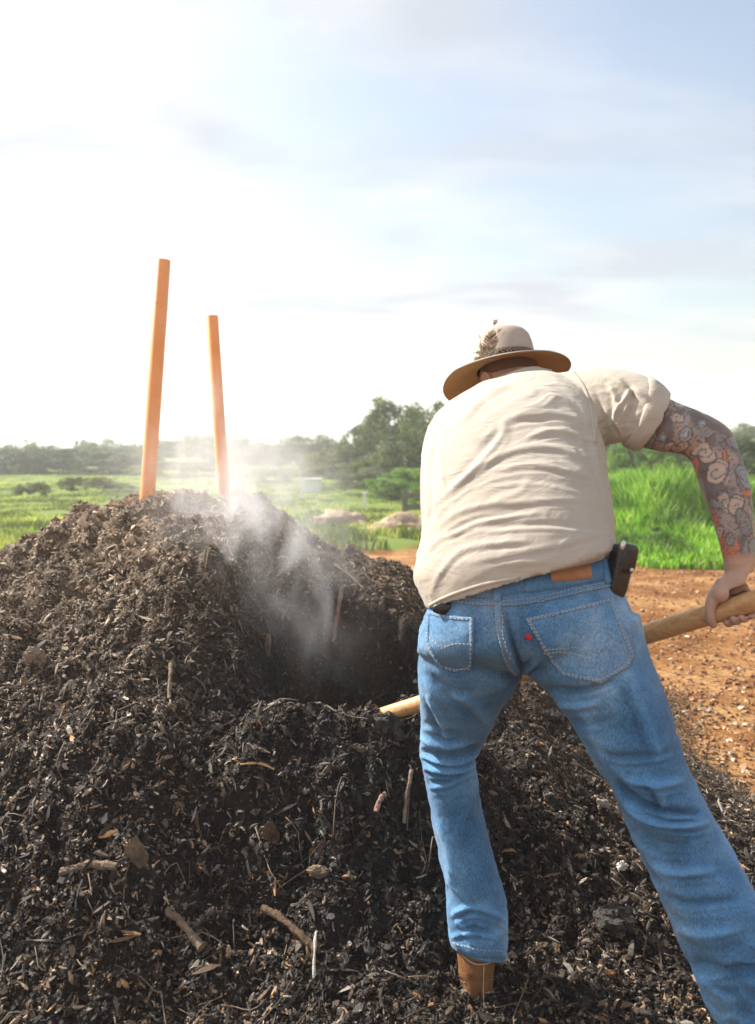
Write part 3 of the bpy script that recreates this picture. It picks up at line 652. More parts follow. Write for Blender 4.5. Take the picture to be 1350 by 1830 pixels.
for i_, poly in enumerate((PR, PL_)):
    st = MB()
    for f in (.965, .92):
        q = inset(poly, f); q = q+[q[0]]
        for i in range(len(q)-1): stitches(JB, [q[i], q[i+1]], .0056, mb=st)
    for pl in ARC[i_]: stitches(JB, pl, .0054, mb=st)
    # doubled cloth along the pocket edge reads as a raised rim
    cl = panel(JB, poly, .0045)
    q = inset(poly, .945); q = q+[q[0]]
    for i in range(len(q)-1):
        rb = ribbon(JB, [q[i], q[i+1]], 7, .0055, 6, .0008); cl.add(rb.v, rb.f)
    sewn('back_pocket', cl, st, jeans)
def seam(name, pl, w, off, lines):
    st = MB()
    for l in lines: stitches(JB, l, off+.0015, mb=st)
    sewn(name, ribbon(JB, pl, w, off), st, jeans)
seam('centre_seam', [(889, 1062), (891, 1100), (897, 1140), (909, 1180), (927, 1203)], 11, .0030, [[(885, 1065), (887, 1100), (893, 1140), (905, 1180), (924, 1205)], [(894, 1065), (896, 1100), (902, 1140), (914, 1178)]])
seam('yoke_seam', [(812, 1072), (850, 1076), (889, 1078)], 11, .0030, [[(812, 1068), (850, 1072), (888, 1074)], [(812, 1076), (850, 1080), (888, 1082)]])
seam('yoke_seam', [(892, 1079), (960, 1072), (1030, 1056), (1094, 1042)], 11, .0030, [[(893, 1075), (960, 1068), (1030, 1052), (1094, 1038)], [(893, 1083), (960, 1076), (1030, 1060), (1094, 1046)]])
seam('side_seam', [(852, 1362), (861, 1400), (868, 1450), (884, 1510), (899, 1570)], 5, .002, [[(850, 1362), (858, 1400), (865, 1450), (881, 1510), (896, 1570)]])
seam('hem', [(811, 1690), (850, 1702), (902, 1706)], 16, .0026, [[(812, 1684), (850, 1694), (900, 1699)]])
sub('waistband', ribbon(JB, [(800, 1060), (890, 1050), (1000, 1036), (1100, 1014)], 30, .004), M['denim'], jeans)
sub('leather_patch', ribbon(JB, [(984, 1028), (1020, 1026), (1054, 1021)], 26, .0075), M['leather'], jeans)
sub('belt_loop', ribbon(JB, [(888, 1036), (889, 1075)], 15, .006), M['denim'], jeans)
sub('belt_loop', ribbon(JB, [(1080, 1000), (1084, 1042)], 11, .008), M['whitepaint'] if 0 else M['denim'], jeans)
tb = sub('red_tab', ribbon(JB, [(940, 1134), (949, 1140)], 7, .008), M['red'], jeans)
# small black wallet showing above the left pocket
w = MB(); c = hit(JB, 796, 1088, .004); w.add(*ell((0, 0, 0), (.026, .008, .014), rot('Y', -4) @ rot('X', 10)))
wo_ = tag(link('wallet', w.mesh('wallet'), M['black_leather']), 'black wallet edge poking out of the left back pocket', 'wallet'); wo_.location = c

# ---- shirt
mb = MB(); dh = (0, -1, .17)
TR = [rg((792, 1062, 1.92), (1080, 1000, 1.87), .125, dh), rg((770, 1078, 1.92), (1098, 982, 1.86), .152, dh), rg((764, 1088, 1.92), (1102, 976, 1.86), .160, dh), rg((750, 1055, 1.93), (1099, 960, 1.88), .166, (0, -1, .25)), rg((743, 1028, 1.95), (1097, 942, 1.90), .168, (0, -1, .3)),
      rg((756, 965, 2.0), (1093, 890, 1.95), .160, (0, -.9, .45)), rg((755, 890, 2.08), (1086, 830, 2.02), .150, (0, -.8, .6)),
      rg((756, 822, 2.17), (1076, 768, 2.10), .140, (0, -.72, .7)), rg((770, 775, 2.25), (1060, 722, 2.18), .115, (0, -.65, .76)),
      rg((806, 742, 2.31), (1030, 694, 2.25), .085, (0, -.6, .8)), rg((850, 722, 2.36), (985, 688, 2.32), .066, (0, -.6, .8)), rg((872, 706, 2.38), (972, 678, 2.35), .058, (0, -.6, .8))]
mb.add(*ring_loft(TR, 64, 6, .9))
# right sleeve, gathered and rolled above the elbow
def rt(T, B, r): return rg(T, B, r, (0, -1, 0))
mb.add(*ring_loft([rt((985, 672, 2.26), (1020, 800, 2.2), .08), rt((1045, 662, 2.2), (1066, 802, 2.14), .085), rt((1095, 660, 2.15), (1092, 795, 2.1), .082), rt((1140, 670, 2.12), (1118, 790, 2.07), .078),
                   rt((1172, 688, 2.1), (1140, 797, 2.06), .074), rt((1178, 700, 2.09), (1142, 800, 2.06), .068), rt((1172, 704, 2.09), (1138, 793, 2.06), .060), rt((1160, 702, 2.09), (1130, 786, 2.06), .058)], 44, 6))
# left sleeve, reaching forward and down
mb.add(*ring_loft([rg((790, 775, 2.24), (880, 775, 2.24), .06), rg((758, 815, 2.26), (860, 812, 2.3), .062), rg((752, 860, 2.31), (845, 858, 2.34), .060), rg((753, 925, 2.38), (838, 925, 2.4), .058), rg((757, 975, 2.43), (835, 975, 2.44), .056), rg((764, 972, 2.43), (828, 972, 2.44), .046)], 36, 6))
# collar bulk
mb.add(*tube([P(872, 702, 2.33), P(905, 682, 2.29), P(950, 668, 2.28), P(985, 668, 2.33)], [.012, .015, .015, .010], 12, 5, 1.4))
sm_ = remesh(mb, .0046, 4, .5)
V, N = getvn(sm_)
SF = [([(800, 745), (855, 783), (905, 752), (960, 727), (1019, 705)], .004, 14),
      ([(772, 905), (820, 868), (880, 822), (940, 800), (1000, 802), (1061, 822)], .007, 11), ([(767, 951), (837, 909), (953, 897), (1019, 894), (1075, 909)], .005, 9), ([(771, 972), (841, 930), (916, 915), (985, 908)], -.006, 8),
      ([(905, 750), (893, 785), (841, 845), (800, 880)], .009, 12), ([(916, 745), (1000, 738), (1056, 760)], .006, 9), ([(860, 700), (930, 690), (1010, 720), (1050, 770)], .005, 10), ([(940, 780), (1000, 768), (1062, 790)], .006, 9),
      ([(767, 1072), (790, 1020), (837, 979), (953, 966)], .008, 10), ([(800, 1010), (916, 990), (1000, 975), (1084, 950)], .004, 10), ([(837, 942), (980, 938), (1090, 950)], -.006, 9), ([(820, 1040), (900, 1010), (990, 1004)], .004, 9),
      ([(960, 660), (1010, 690), (1050, 740), (1062, 800), (1075, 860)], .006, 9), ([(1040, 690), (1052, 740), (1060, 790)], -.008, 6), ([(880, 840), (960, 832), (1060, 855)], .007, 9), ([(860, 865), (960, 858), (1075, 885)], -.005, 9),
      ([(1000, 820), (1040, 850), (1070, 900), (1085, 940)], .007, 8), ([(1030, 800), (1065, 850), (1082, 900)], -.005, 7), ([(775, 790), (768, 850), (772, 900), (765, 950)], -.007, 6), ([(790, 770), (785, 830), (795, 880)], .006, 8),
      ([(820, 760), (850, 720), (900, 690), (960, 665)], .003, 12), ([(860, 1000), (930, 1030), (1000, 1020)], -.003, 12), ([(760, 990), (790, 960), (830, 950)], .006, 8), ([(1085, 680), (1100, 720), (1090, 770)], .008, 8), ([(1110, 675), (1130, 700), (1120, 760)], -.009, 8),
      ([(1075, 665), (1140, 700), (1165, 720)], .008, 8), ([(1130, 690), (1100, 740), (1110, 780)], .008, 7), ([(1060, 690), (1075, 740), (1072, 790)], -.008, 7), ([(890, 760), (960, 750), (1040, 790)], -.004, 10), ([(950, 850), (930, 880), (870, 900)], .004, 12)]
D = .95*folds(V, N, [(a_, b_*.8, c_*.66) for a_, b_, c_ in SF])+.25*folds(V, N, [(np.array(a_)+[6, 14], b_*.8, c_*.4) for a_, b_, c_ in SF])
ca, sa = math.cos(R(24)), math.sin(R(24)); u = V[:, 0]*ca+V[:, 2]*sa; v = -V[:, 0]*sa+V[:, 2]*ca
pp = np.stack([u*3.2, V[:, 1]*4, v*15], 1); D += .0008*(1-2*np.abs(fbm(pp, 3)))+.005*fbm(V*5, 2)
pp = np.stack([u*7, V[:, 1]*9, v*24], 1)+.4*fbm(V*9, 2)[:, None]; D += .0028*np.clip(1-3.0*np.abs(fbm(pp, 2)), -.2, 1)*np.clip(.5+fbm(V*7+3, 2), 0, 1)
D *= np.clip(.75+.75*fbm(V*4.5+11, 2), .15, 1.5); setv(sm_, V+N*D[:, None]); shirt = link('shirt', sm_, M['shirt'], man); SB = bvh_of(sm_)
sub('hem', ribbon(SB, [(768, 1082), (800, 1066), (860, 1046), (920, 1034), (990, 1024), (1050, 1012), (1085, 992)], 7, .001, 8, .002), M['shirt'], shirt)
sub('armhole_seam', ribbon(SB, [(1022, 662), (1044, 692), (1056, 730), (1064, 790)], 6, .001), M['shirt'], shirt)
# rolled cuff: a second layer over the sleeve end
mb = MB(); mb.add(*ring_loft([rt((1150, 676, 2.11), (1118, 792, 2.07), .076), rt((1158, 678, 2.11), (1122, 797, 2.07), .082), rt((1170, 687, 2.1), (1134, 801, 2.06), .077), rt((1187, 701, 2.09), (1146, 803, 2.06), .073), rt((1186, 705, 2.09), (1145, 798, 2.06), .068), rt((1170, 704, 2.09), (1136, 790, 2.06), .060)], 44, 5))
cm = remesh(mb, .004, 3); V, N = getvn(cm); setv(cm, V+N*(.006*fbm(V*12, 3))[:, None]); link('rolled_cuff', cm, M['shirt'], shirt)
# collar fold
mb = MB(); cf = []
for (x0, y0, Y0), (x1, y1, Y1) in zip([(868, 700, 2.36), (885, 682, 2.33), (915, 668, 2.31), (950, 660, 2.30), (985, 662, 2.34)], [(870, 712, 2.31), (892, 700, 2.27), (925, 688, 2.24), (962, 678, 2.24), (998, 676, 2.29)]):
    cf += [P(x0, y0, Y0), P(x1, y1, Y1)]
mb.add(cf+[p_+Vector((0, .006, -.006)) for p_ in cf], [(i*2, i*2+1, i*2+3, i*2+2) for i in range(4)]+[(10+i*2, 10+i*2+2, 10+i*2+3, 10+i*2+1) for i in range(4)]+[(i*2, i*2+2, 12+i*2, 10+i*2) for i in range(4)]+[(i*2+1, 11+i*2, 13+i*2, i*2+3) for i in range(4)])
link('collar', mb.mesh('collar'), M['shirt'], shirt)

# ---- shovel
H0, H1 = P(690, 1276, 2.54), P(1290, 1092, 1.93); hu = (H1-H0).normalized()
def hp(px):   # point on the handle axis under an image column
    lo, hi = -.5, 1.5
    for _ in range(40):
        m = (lo+hi)/2; q = H0.lerp(H1, m)
        if q.x/q.y*F+CX < px: lo = m
        else: hi = m
    return H0.lerp(H1, lo)
sh = empty('shovel', H0, 'shovel with varnished wooden handle held across the body, blade buried in the heap', 'shovel')
mb = MB(); a0 = H0-hu*.05; a1 = H1+hu*.14
mb.add(*tube([a0, H0, (H0+H1)/2, H1, a1-hu*.01, a1], [.018, .0225, .0235, .0235, .023, .017], 24, 6)); link('handle', mb.mesh('h'), M['handle'], sh)
mb = MB(); mb.add(*tube([a0-hu*.05-Vector((.05, -.01, .05)), a0-hu*.03, a0+hu*.02], [.012, .02, .022], 16, 4)); sock = link('socket', mb.mesh('s'), M['steel'], sh)
bu = (hu+Vector((0, -.1, .75))).normalized(); bs = Vector((0, 1, 0)); bs = (bs-bu*bs.dot(bu)).normalized(); bn = bu.cross(bs); V = []; Fs = []
for i, (t, w_) in enumerate([(0, .10), (.08, .115), (.18, .11), (.25, .07), (.29, .012)]):
    for j in range(9):
        s_ = (j-4)/4; V.append(a0-hu*.03-bu*(.05+t)+bs*(s_*w_)+bn*(.022*s_*s_-.0)); 
for i in range(4):
    for j in range(8): Fs.append((i*9+j, i*9+j+1, (i+1)*9+j+1, (i+1)*9+j))
n0 = len(V); V += [v+bn*.003 for v in V]; Fs += [(d+n0, c_+n0, b_+n0, a_+n0) for a_, b_, c_, d_ in Fs for d in (d_,)]
mb = MB(); mb.add(V, Fs); link('blade', mb.mesh('b'), M['steel'], sh)

# ---- body: one continuous surface
mb = MB()
hup = Vector((-.05, .30, .95)).normalized(); hfw = Vector((-.45, .85, -.25)); hfw = (hfw-hup*hfw.dot(hup)).normalized(); hrt = hfw.cross(hup)
HM = Matrix((hrt, hfw, hup)).transposed()     # columns: right, forward, up
HC = P(905, 668, 2.46)-hup*.035          # centre of the head
def hd(r, f, u_): return HC+hrt*r+hfw*f+hup*u_
mb.add(*ell(hd(0, -.008, .02), (.078, .096, .098), HM, 32, 20))
mb.add(*ell(hd(0, .030, -.045), (.058, .066, .072), HM, 28, 16))
mb.add(*ell(hd(0, .076, -.085), (.026, .020, .022), HM))                       # chin
mb.add(*tube([hd(0, .088, .018), hd(0, .104, -.018), hd(0, .112, -.034)], [.009, .012, .014], 12, 4))   # nose
for s_ in (-1, 1):
    mb.add(*ell(hd(s_*.011, .098, -.037), (.008, .009, .007), HM)); mb.add(*ell(hd(s_*.030, .084, .026), (.020, .010, .007), HM))   # nostril, brow
    mb.add(*ell(hd(s_*.036, .070, -.022), (.018, .018, .016), HM))
    ear = [hd(s_*(.080+.008*abs(math.sin(a))), -.010+.017*math.cos(a)-.004, -.012+.031*math.sin(a)) for a in np.linspace(-.5, 5.3, 10)]
    mb.add(*tube(ear, .0055, 8, 3)); mb.add(*ell(hd(s_*.081, -.010, -.014), (.006, .016, .026), HM))
mb.add(*ell(hd(0, .094, -.058), (.024, .010, .006), HM)); mb.add(*ell(hd(0, .091, -.069), (.021, .010, .007), HM))   # lips
mb.add(*tube([hd(0, -.025, -.035), P(915, 700, 2.40), P(925, 735, 2.34), P(925, 790, 2.26)], [.066, .066, .072, .08], 24, 5))   # neck
def shrink(r, f=.86): return (r[0], r[1]*f, r[2]*f, r[3])
mb.add(*ring_loft([shrink(TR[i], .86 if i > 4 else .74) for i in (4, 5, 6, 7, 8, 9)], 40, 5))
mb.add(*ring_loft([shrink(r, .84) for r in [rg((792, 1000, 1.98), (1070, 965, 1.93), .11, (0, -.8, .5)), rg((775, 1068, 1.93), (1090, 1028, 1.88), .12, (0, -.95, .3)),
    rg((775, 1110, 1.93), (1110, 1090, 1.87), .10, (0, -1, .1)), rg((800, 1140, 1.95), (1090, 1130, 1.89), .07, (0, -1, 0))]], 40, 5))
mb.add(*ring_loft([shrink(r, .62) for r in legL[:9]]+[(LF+Vector((0, 0, .16)), Vector((.030, 0, 0)), Vector((0, -.032, 0)), 1.0), (LF+Vector((0, 0, .05)), Vector((.028, 0, 0)), Vector((0, -.030, 0)), 1.0)], 28, 5))
mb.add(*ring_loft([shrink(r, .62) for r in legR[:12]]+[(RF+Vector((0, 0, .12)), Vector((.030, 0, 0)), Vector((0, -.032, 0)), 1.0), (RF+Vector((0, 0, .05)), Vector((.028, 0, 0)), Vector((0, -.030, 0)), 1.0)], 28, 5))
# right arm
SHr, EL, WR = P(1075, 738, 2.14), P(1268, 790, 2.04), P(1326, 1000, 1.925)
def re(L, Rr, r): return rg(L, Rr, r, (0, -1, 0))
armR = [re((1030, 705, 2.20), (1050, 775, 2.18), .035), re((1110, 705, 2.12), (1105, 780, 2.09), .045), re((1165, 704, 2.10), (1150, 798, 2.07), .060), re((1212, 722, 2.07), (1180, 806, 2.05), .057),
        re((1262, 742, 2.05), (1222, 812, 2.03), .050), re((1301, 768, 2.03), (1240, 828, 2.01), .046), re((1320, 812, 2.01), (1246, 846, 2.0), .045), re((1336, 858, 1.99), (1256, 876, 1.985), .046), re((1344, 905, 1.97), (1271, 918, 1.97), .043),
        re((1347, 950, 1.95), (1284, 960, 1.95), .036), re((1348, 995, 1.935), (1294, 1000, 1.93), .028), re((1347, 1022, 1.93), (1296, 1024, 1.93), .024)]
mb.add(*ring_loft(armR, 32, 6))
mb.add(*ell(P(1288, 785, 2.035), (.022, .022, .022)))   # elbow point
# left arm
EL2 = P(792, 1000, 2.46); armL = [re((775, 790, 2.24), (860, 790, 2.26), .05), re((765, 860, 2.33), (838, 860, 2.35), .050), re((762, 930, 2.41), (828, 930, 2.41), .046), re((765, 990, 2.46), (826, 985, 2.46), .042), re((785, 1060, 2.44), (838, 1045, 2.44), .040), re((815, 1130, 2.38), (860, 1115, 2.38), .034), re((838, 1175, 2.33), (878, 1165, 2.33), .027)]
mb.add(*ring_loft(armL, 28, 5))
nails = []
def hand(G, wrist, thumb_dir, mbx):
    """G: point on the handle axis; fingers close over the far side and under, thumb over the near side"""
    upv = (wrist-G); upv = (upv-hu*upv.dot(hu)).normalized(); far = hu.cross(upv)
    if far.y < 0: far = -far
    td = hu*thumb_dir; rr = .0225+.0085
    def pt(ax, ang, rad): return G+hu*ax+(far*math.cos(R(ang))+upv*math.sin(R(ang)))*rad
    offs = [1.5, .5, -.5, -1.5]; lens = [1.0, 1.08, 1.02, .85]; rads = [.0092, .0095, .0090, .0080]
    kn = []
    for o_, ln, rf in zip(offs, lens, rads):
        ax = o_*.0195*thumb_dir; k0 = pt(ax*1.02, 78, .044); kn.append(k0)
        ch = [k0, pt(ax, 40, .043), pt(ax, 8, rr+.005), pt(ax*.98, -32*ln, rr+.001), pt(ax*.96, -72*ln, rr), pt(ax*.94, -112*ln, rr)]
        mbx.add(*tube(ch, [rf*1.12, rf*1.05, rf*1.1, rf*.95, rf*.98, rf*.80], 12, 4))
        e = pt(ax*.94, -108*ln, rr+rf*.86); nails.append((e, (e-G).normalized(), hu))
    # palm: from the wrist, over the top of the handle to the knuckles
    side = hu*.036; pc = wrist
    m1 = wrist.lerp(pt(0, 115, .046), .55)
    mbx.add(*ring_loft([(wrist, hu*.032, -far*.023, 1.0), (m1, hu*.037, -far*.021, 1.0), (pt(0, 112, .041), hu*.043, (-far*.5-upv*.2).normalized()*.018, 1.0), (pt(0, 90, .041), hu*.043, (-far*.2+upv*.8).normalized()*.014, 1.0), (pt(0, 72, .042), hu*.041, (far*.5+upv*.8).normalized()*.012, 1.0)], 28, 5))
    mbx.add(*ell(pt(.012*thumb_dir, 140, .044), (.021, .016, .020)))
    tb_ = [m1+td*.018-far*.010, pt(.030*thumb_dir, 145, .042), pt(.044*thumb_dir, 178, .037), pt(.052*thumb_dir, 215, .0345), pt(.054*thumb_dir, 248, .0335)]
    mbx.add(*tube(tb_, [.014, .0145, .0115, .0112, .0088], 12, 4))
    e = pt(.053*thumb_dir, 238, .0345+.0095); nails.append((e, (e-G-hu*.053*thumb_dir).normalized(), hu))
hand(hp(1314), P(1321, 1018, 1.93), -1, mb)
hand(hp(868), P(860, 1180, 2.325), -1, mb)
bm_ = remesh(mb, .0036, 2, .45)
V, N = getvn(bm_); A1 = np.array(SHr); B1 = np.array(EL); C1 = np.array(WR)
skin = np.array([.48, .30, .215])*np.ones((len(V), 3))
ruddy = np.exp(-(np.linalg.norm(V-np.array(HC), axis=1)/.14)**2)[:, None]; skin = skin*(1-ruddy*.35)+np.array([.50, .21, .13])*ruddy*.35
# tattoo sleeve: waves, scrolls and flames drawn in the arm's own length/girth coordinates
def armcoord(V):
    d1 = B1-A1; l1 = np.linalg.norm(d1); d2 = C1-B1; l2 = np.linalg.norm(d2)
    t1 = ((V-A1)@d1)/l1**2; t2 = ((V-B1)@d2)/l2**2
    q1 = V-(A1+np.outer(np.clip(t1, 0, 1), d1)); q2 = V-(B1+np.outer(np.clip(t2, 0, 1), d2))
    r1 = np.linalg.norm(q1, axis=1); r2 = np.linalg.norm(q2, axis=1); m = r2 < r1
    s = np.where(m, l1+np.clip(t2, 0, 1.2)*l2, np.clip(t1, -.2, 1)*l1); r = np.minimum(r1, r2)
    ex1 = np.cross(d1/l1, [0, -1, 0]); ex1 /= np.linalg.norm(ex1); ex2 = np.cross(d2/l2, [0, -1, 0]); ex2 /= np.linalg.norm(ex2)
    a = np.where(m, np.arctan2(q2@ex2, -q2[:, 1]), np.arctan2(q1@ex1, -q1[:, 1])); return s, a*.045, r, l1, l2
s, w_, r_, l1, l2 = armcoord(V)
arm = (r_ < .085) & (V[:, 0] > .60) & (s > .02) & (s < l1+l2*1.02)
T = skin.copy(); U = np.stack([s, w_], 1); wn = fbm(np.stack([s*30, w_*30, 0*s], 1), 3); Uw = U+.004*np.stack([wn, fbm(np.stack([s*28, w_*28+9, 0*s], 1), 3)], 1)
ink = np.array([.045, .05, .055]); grey = np.array([.17, .18, .18]); orange = np.array([.50, .13, .05]); pale = np.array([.52, .38, .29]); blue = np.array([.20, .27, .30])
bgf = fbm(np.stack([s*24, w_*24, 0*s+4], 1), 3); T[:] = np.array([.25, .25, .25]); T[bgf > .02] = grey; T[bgf > .30] = ink*1.6; T[(bgf > -.25) & (bgf < -.16)] = np.array([.40, .26, .19]); T[bgf < -.4] = np.array([.42, .27, .20])
fl = fbm(np.stack([s*15+3, w_*34, 0*s+9], 1), 3); T[fl > .62] = orange; e_ = (np.abs(fl-.62) < .04); T[e_] = ink
T[np.abs((bgf*3.2) % 1-.5) < .07] = ink
g = np.random.default_rng(21)
for k in range(44):     # scrolls
    c = np.array([g.uniform(.03, l1+l2*.95), g.uniform(-.10, .10)]); Rk = g.uniform(.011, .026); ph = g.uniform(0, 6.28); hnd = g.choice([-1, 1])
    d = Uw-c; rr_ = np.hypot(d[:, 0], d[:, 1])/Rk; an = np.arctan2(d[:, 1], d[:, 0])*hnd+ph
    fr = (rr_*1.6-an/(2*math.pi)) % 1.0; lim = 1+.42*np.sin(an*2+k)*(.6+.4*math.sin(k*3.7)); ins = rr_ < lim
    colr = [pale, pale, orange, grey, pale, blue, grey][g.integers(7)]
    T[ins] = np.where((fr[ins] < .13)[:, None], ink, np.where((fr[ins] > .80)[:, None], blue, colr)); ed = np.abs(rr_-lim) < .10; T[ed] = ink
for c, Rk in (((l1*.80, .004), .013), ((l1*.62, .018), .008), ((l1*.9, -.025), .008)):
    rr_ = np.hypot(*(U-np.array(c)).T)/Rk; T[rr_ < 1.1] = ink; T[rr_ < .95] = blue*1.3; T[rr_ < .6] = ink; T[rr_ < .45] = blue*1.8
am = (arm*np.clip((l1+l2*1.02-s)/.02, 0, 1)*.88)[:, None]; elb = np.exp(-(np.linalg.norm(V-np.array(P(1300, 772, 2.03)), axis=1)/.032)**2)[:, None]
am = am*(1-.8*elb); colv = skin*(1-am)+(T*.85+skin*.12)*am
a = bm_.color_attributes.new('col', 'FLOAT_COLOR', 'POINT'); a.data.foreach_set('color', np.c_[np.clip(colv, 0, 1), np.ones(len(V))].astype(np.float32).ravel())
body = link('body', bm_, M['skin'], man)
# short hair at the nape, eyes
mb = MB(); mb.add(*ell(hd(0, -.014, .030), (.079, .092, .070), HM, 32, 20)); link('hair', mb.mesh('hair'), M['hair'], man)
for s_ in (-1, 1):
    mb = MB(); mb.add(*ell(hd(s_*.031, .078, .004), (.012, .012, .012), HM)); link('eye', mb.mesh('eye'), M['white'], man)
# ---- hat
hat = bpy.data.objects.new('hat', None); COL.objects.link(hat); hat.parent = man; hat.location = HC-man.location; hat.empty_display_size = .05
BC = HC+hup*.047+hrt*.0        # brim plane centre
def hatpt(r, th, z, under=0):
    c, s2 = math.cos(th), math.sin(th)    # th=0 right, 90 forward
    fx = r*c*.93; fy = r*s2*1.04
    return BC+hrt*fx+hfw*fy+hup*z
def brimz(t, th):
    droop = -.030*max(0, math.sin(th))**1.5*t*t; left = -.020*max(0, -math.cos(th))*t*t; curl = .006*abs(math.cos(th))*t**3
    return droop+left+curl-.012*t-.014*max(0, -math.sin(th))*t*t
n = 96; prof = [(.088, 0, 0)]+[(.088+(.192-.088)*t, 0, t) for t in (.1, .25, .45, .65, .82, .94, 1.0)]
V = []; top = []
for (r, z, t) in prof:
    for j in range(n):
        th = 2*math.pi*j/n; V.append(hatpt(r*(1+.012*math.sin(3*th+1)*t), th, .003+brimz(t, th)))
crown = [(.092, .012), (.091, .03), (.089, .055), (.086, .080), (.080, .102), (.069, .117), (.050, .125), (.025, .128), (.002, .128)]
base_n = len(prof)
Vt = V.copy()
Vu = [v-hup*.004 for v in V]
mb = MB(); Fs = [(i*n+j, i*n+(j+1) % n, (i+1)*n+(j+1) % n, (i+1)*n+j) for i in range(base_n-1) for j in range(n)]
mb.add(Vu, [tuple(reversed(f)) for f in Fs]); link('brim_underside', mb.mesh('bu'), M['felt_under'], hat)
mb = MB(); mb.add(Vt, Fs); e0 = (base_n-1)*n
mb.add([Vt[e0+j] for j in range(n)]+[Vt[e0+j]-hup*.0035+(Vt[e0+j]-BC).normalized()*.0012 for j in range(n)], [(j, (j+1) % n, n+(j+1) % n, n+j) for j in range(n)])
link('brim', mb.mesh('bt'), M['felt'], hat)
mb = MB(); V = []
for i, (r, z) in enumerate([(.090, .002)]+crown):
    for j in range(n):
        th = 2*math.pi*j/n; pin = 1-.12*max(0, math.sin(th))*(z/.117)**2; d = -.012*max(0, math.sin(th))*(z > .1)
        V.append(hatpt(r*pin, th, z+d+.006*math.sin(th)*(z/.117)))
k = len(crown)+1; mb.add(V, [(i*n+j, i*n+(j+1) % n, (i+1)*n+(j+1) % n, (i+1)*n+j) for i in range(k-1) for j in range(n)]); link('crown', mb.mesh('cr'), M['felt'], hat)
mb = MB()
for q in range(3):       # plaited band: three twisting strands
    pts = []
    for j in range(181):
        th = 2*math.pi*j/180; ph = 26*th+q*2.094; pts.append(hatpt(.0945+.0022*math.cos(ph), th, .024+.0055*math.sin(ph)))
    mb.add(*tube(pts, .0042, 6, 1))
link('hat_band', mb.mesh('band'), M['braid'], hat)
# feathers tucked in the band on the left side
def feather(base, tip, side, w, cols_, seed, curve=.01):
    g = np.random.default_rng(seed); V = []; Fs = []; C = []; L = (tip-base).length; ax = (tip-base).normalized(); nrm = ax.cross(side).normalized(); m = 26
    def spine(t): return base+ax*(L*t)+nrm*(curve*math.sin(t*math.pi))
    for i in range(m):
        t = i/(m-1); p0 = spine(t); wd = w*(math.sin(min(1, t*1.15+.12)*math.pi)**.6 if t < .92 else .35)
        for s_ in (-1, 1):
            tip_ = p0+side*(s_*wd*g.uniform(.85, 1.08))+ax*(wd*.9)+nrm*g.normal(0, .0015); b0 = p0-ax*(L/m*.55); b1 = p0+ax*(L/m*.55)
            q = len(V); V += [b0, b1, tip_+ax*(L/m*.35), tip_-ax*(L/m*.45)]; Fs.append((q, q+1, q+2, q+3)); c = cols_[(i//2) % len(cols_)]; C += [c, c, tuple(np.array(cols_[(i//2+1) % len(cols_)])*.8), c]
    V2, F2 = tube([spine(0), spine(.33), spine(.66), spine(1)], [.0011, .0010, .0007, .0003], 5, 3); q = len(V); V += V2; Fs += [tuple(x+q for x in f) for f in F2]; C += [(.35, .28, .2)]*len(V2)
    mb = MB(); mb.add(V, Fs); me = mb.mesh('feather', False); a = me.color_attributes.new('col', 'FLOAT_COLOR', 'POINT'); a.data.foreach_set('color', np.c_[np.array(C), np.ones(len(C))].astype(np.float32).ravel()); return link('feather', me, M['chips'], hat)
Yf = 2.335; B0 = P(868, 640, Yf); dk = (.025, .02, .018); tn = (.45, .27, .13); cr_ = (.62, .52, .42)
feather(B0, P(886, 574, Yf+.03), Vector((1, .2, .15)).normalized(), .019, [tn, cr_, tn, dk], 1)
feather(B0+Vector((.005, -.004, 0)), P(893, 590, Yf), Vector((1, .1, .2)).normalized(), .013, [tn, dk, cr_], 2)
feather(P(872, 642, Yf), P(902, 594, Yf), Vector((.8, .1, .5)).normalized(), .006, [dk, cr_], 3)
feather(P(868, 644, Yf), P(858, 600, Yf+.01), Vector((1, .2, -.1)).normalized(), .006, [cr_, tn], 4)
for k in range(18):
    g = np.random.default_rng(50+k); b0 = P(g.uniform(856, 885), g.uniform(628, 645), Yf+g.uniform(-.01, .02)); an = g.uniform(.3, 3.3); L = g.uniform(.014, .032)
    feather(b0, b0+Vector((math.cos(an)*L, g.normal(0, .004), math.sin(an)*L*.8)), Vector((-math.sin(an), .2, math.cos(an))).normalized(), g.uniform(.0025, .005), [[dk, cr_], [cr_, tn], [dk, dk], [(.7, .66, .6), dk]][g.integers(4)], 90+k, .004)
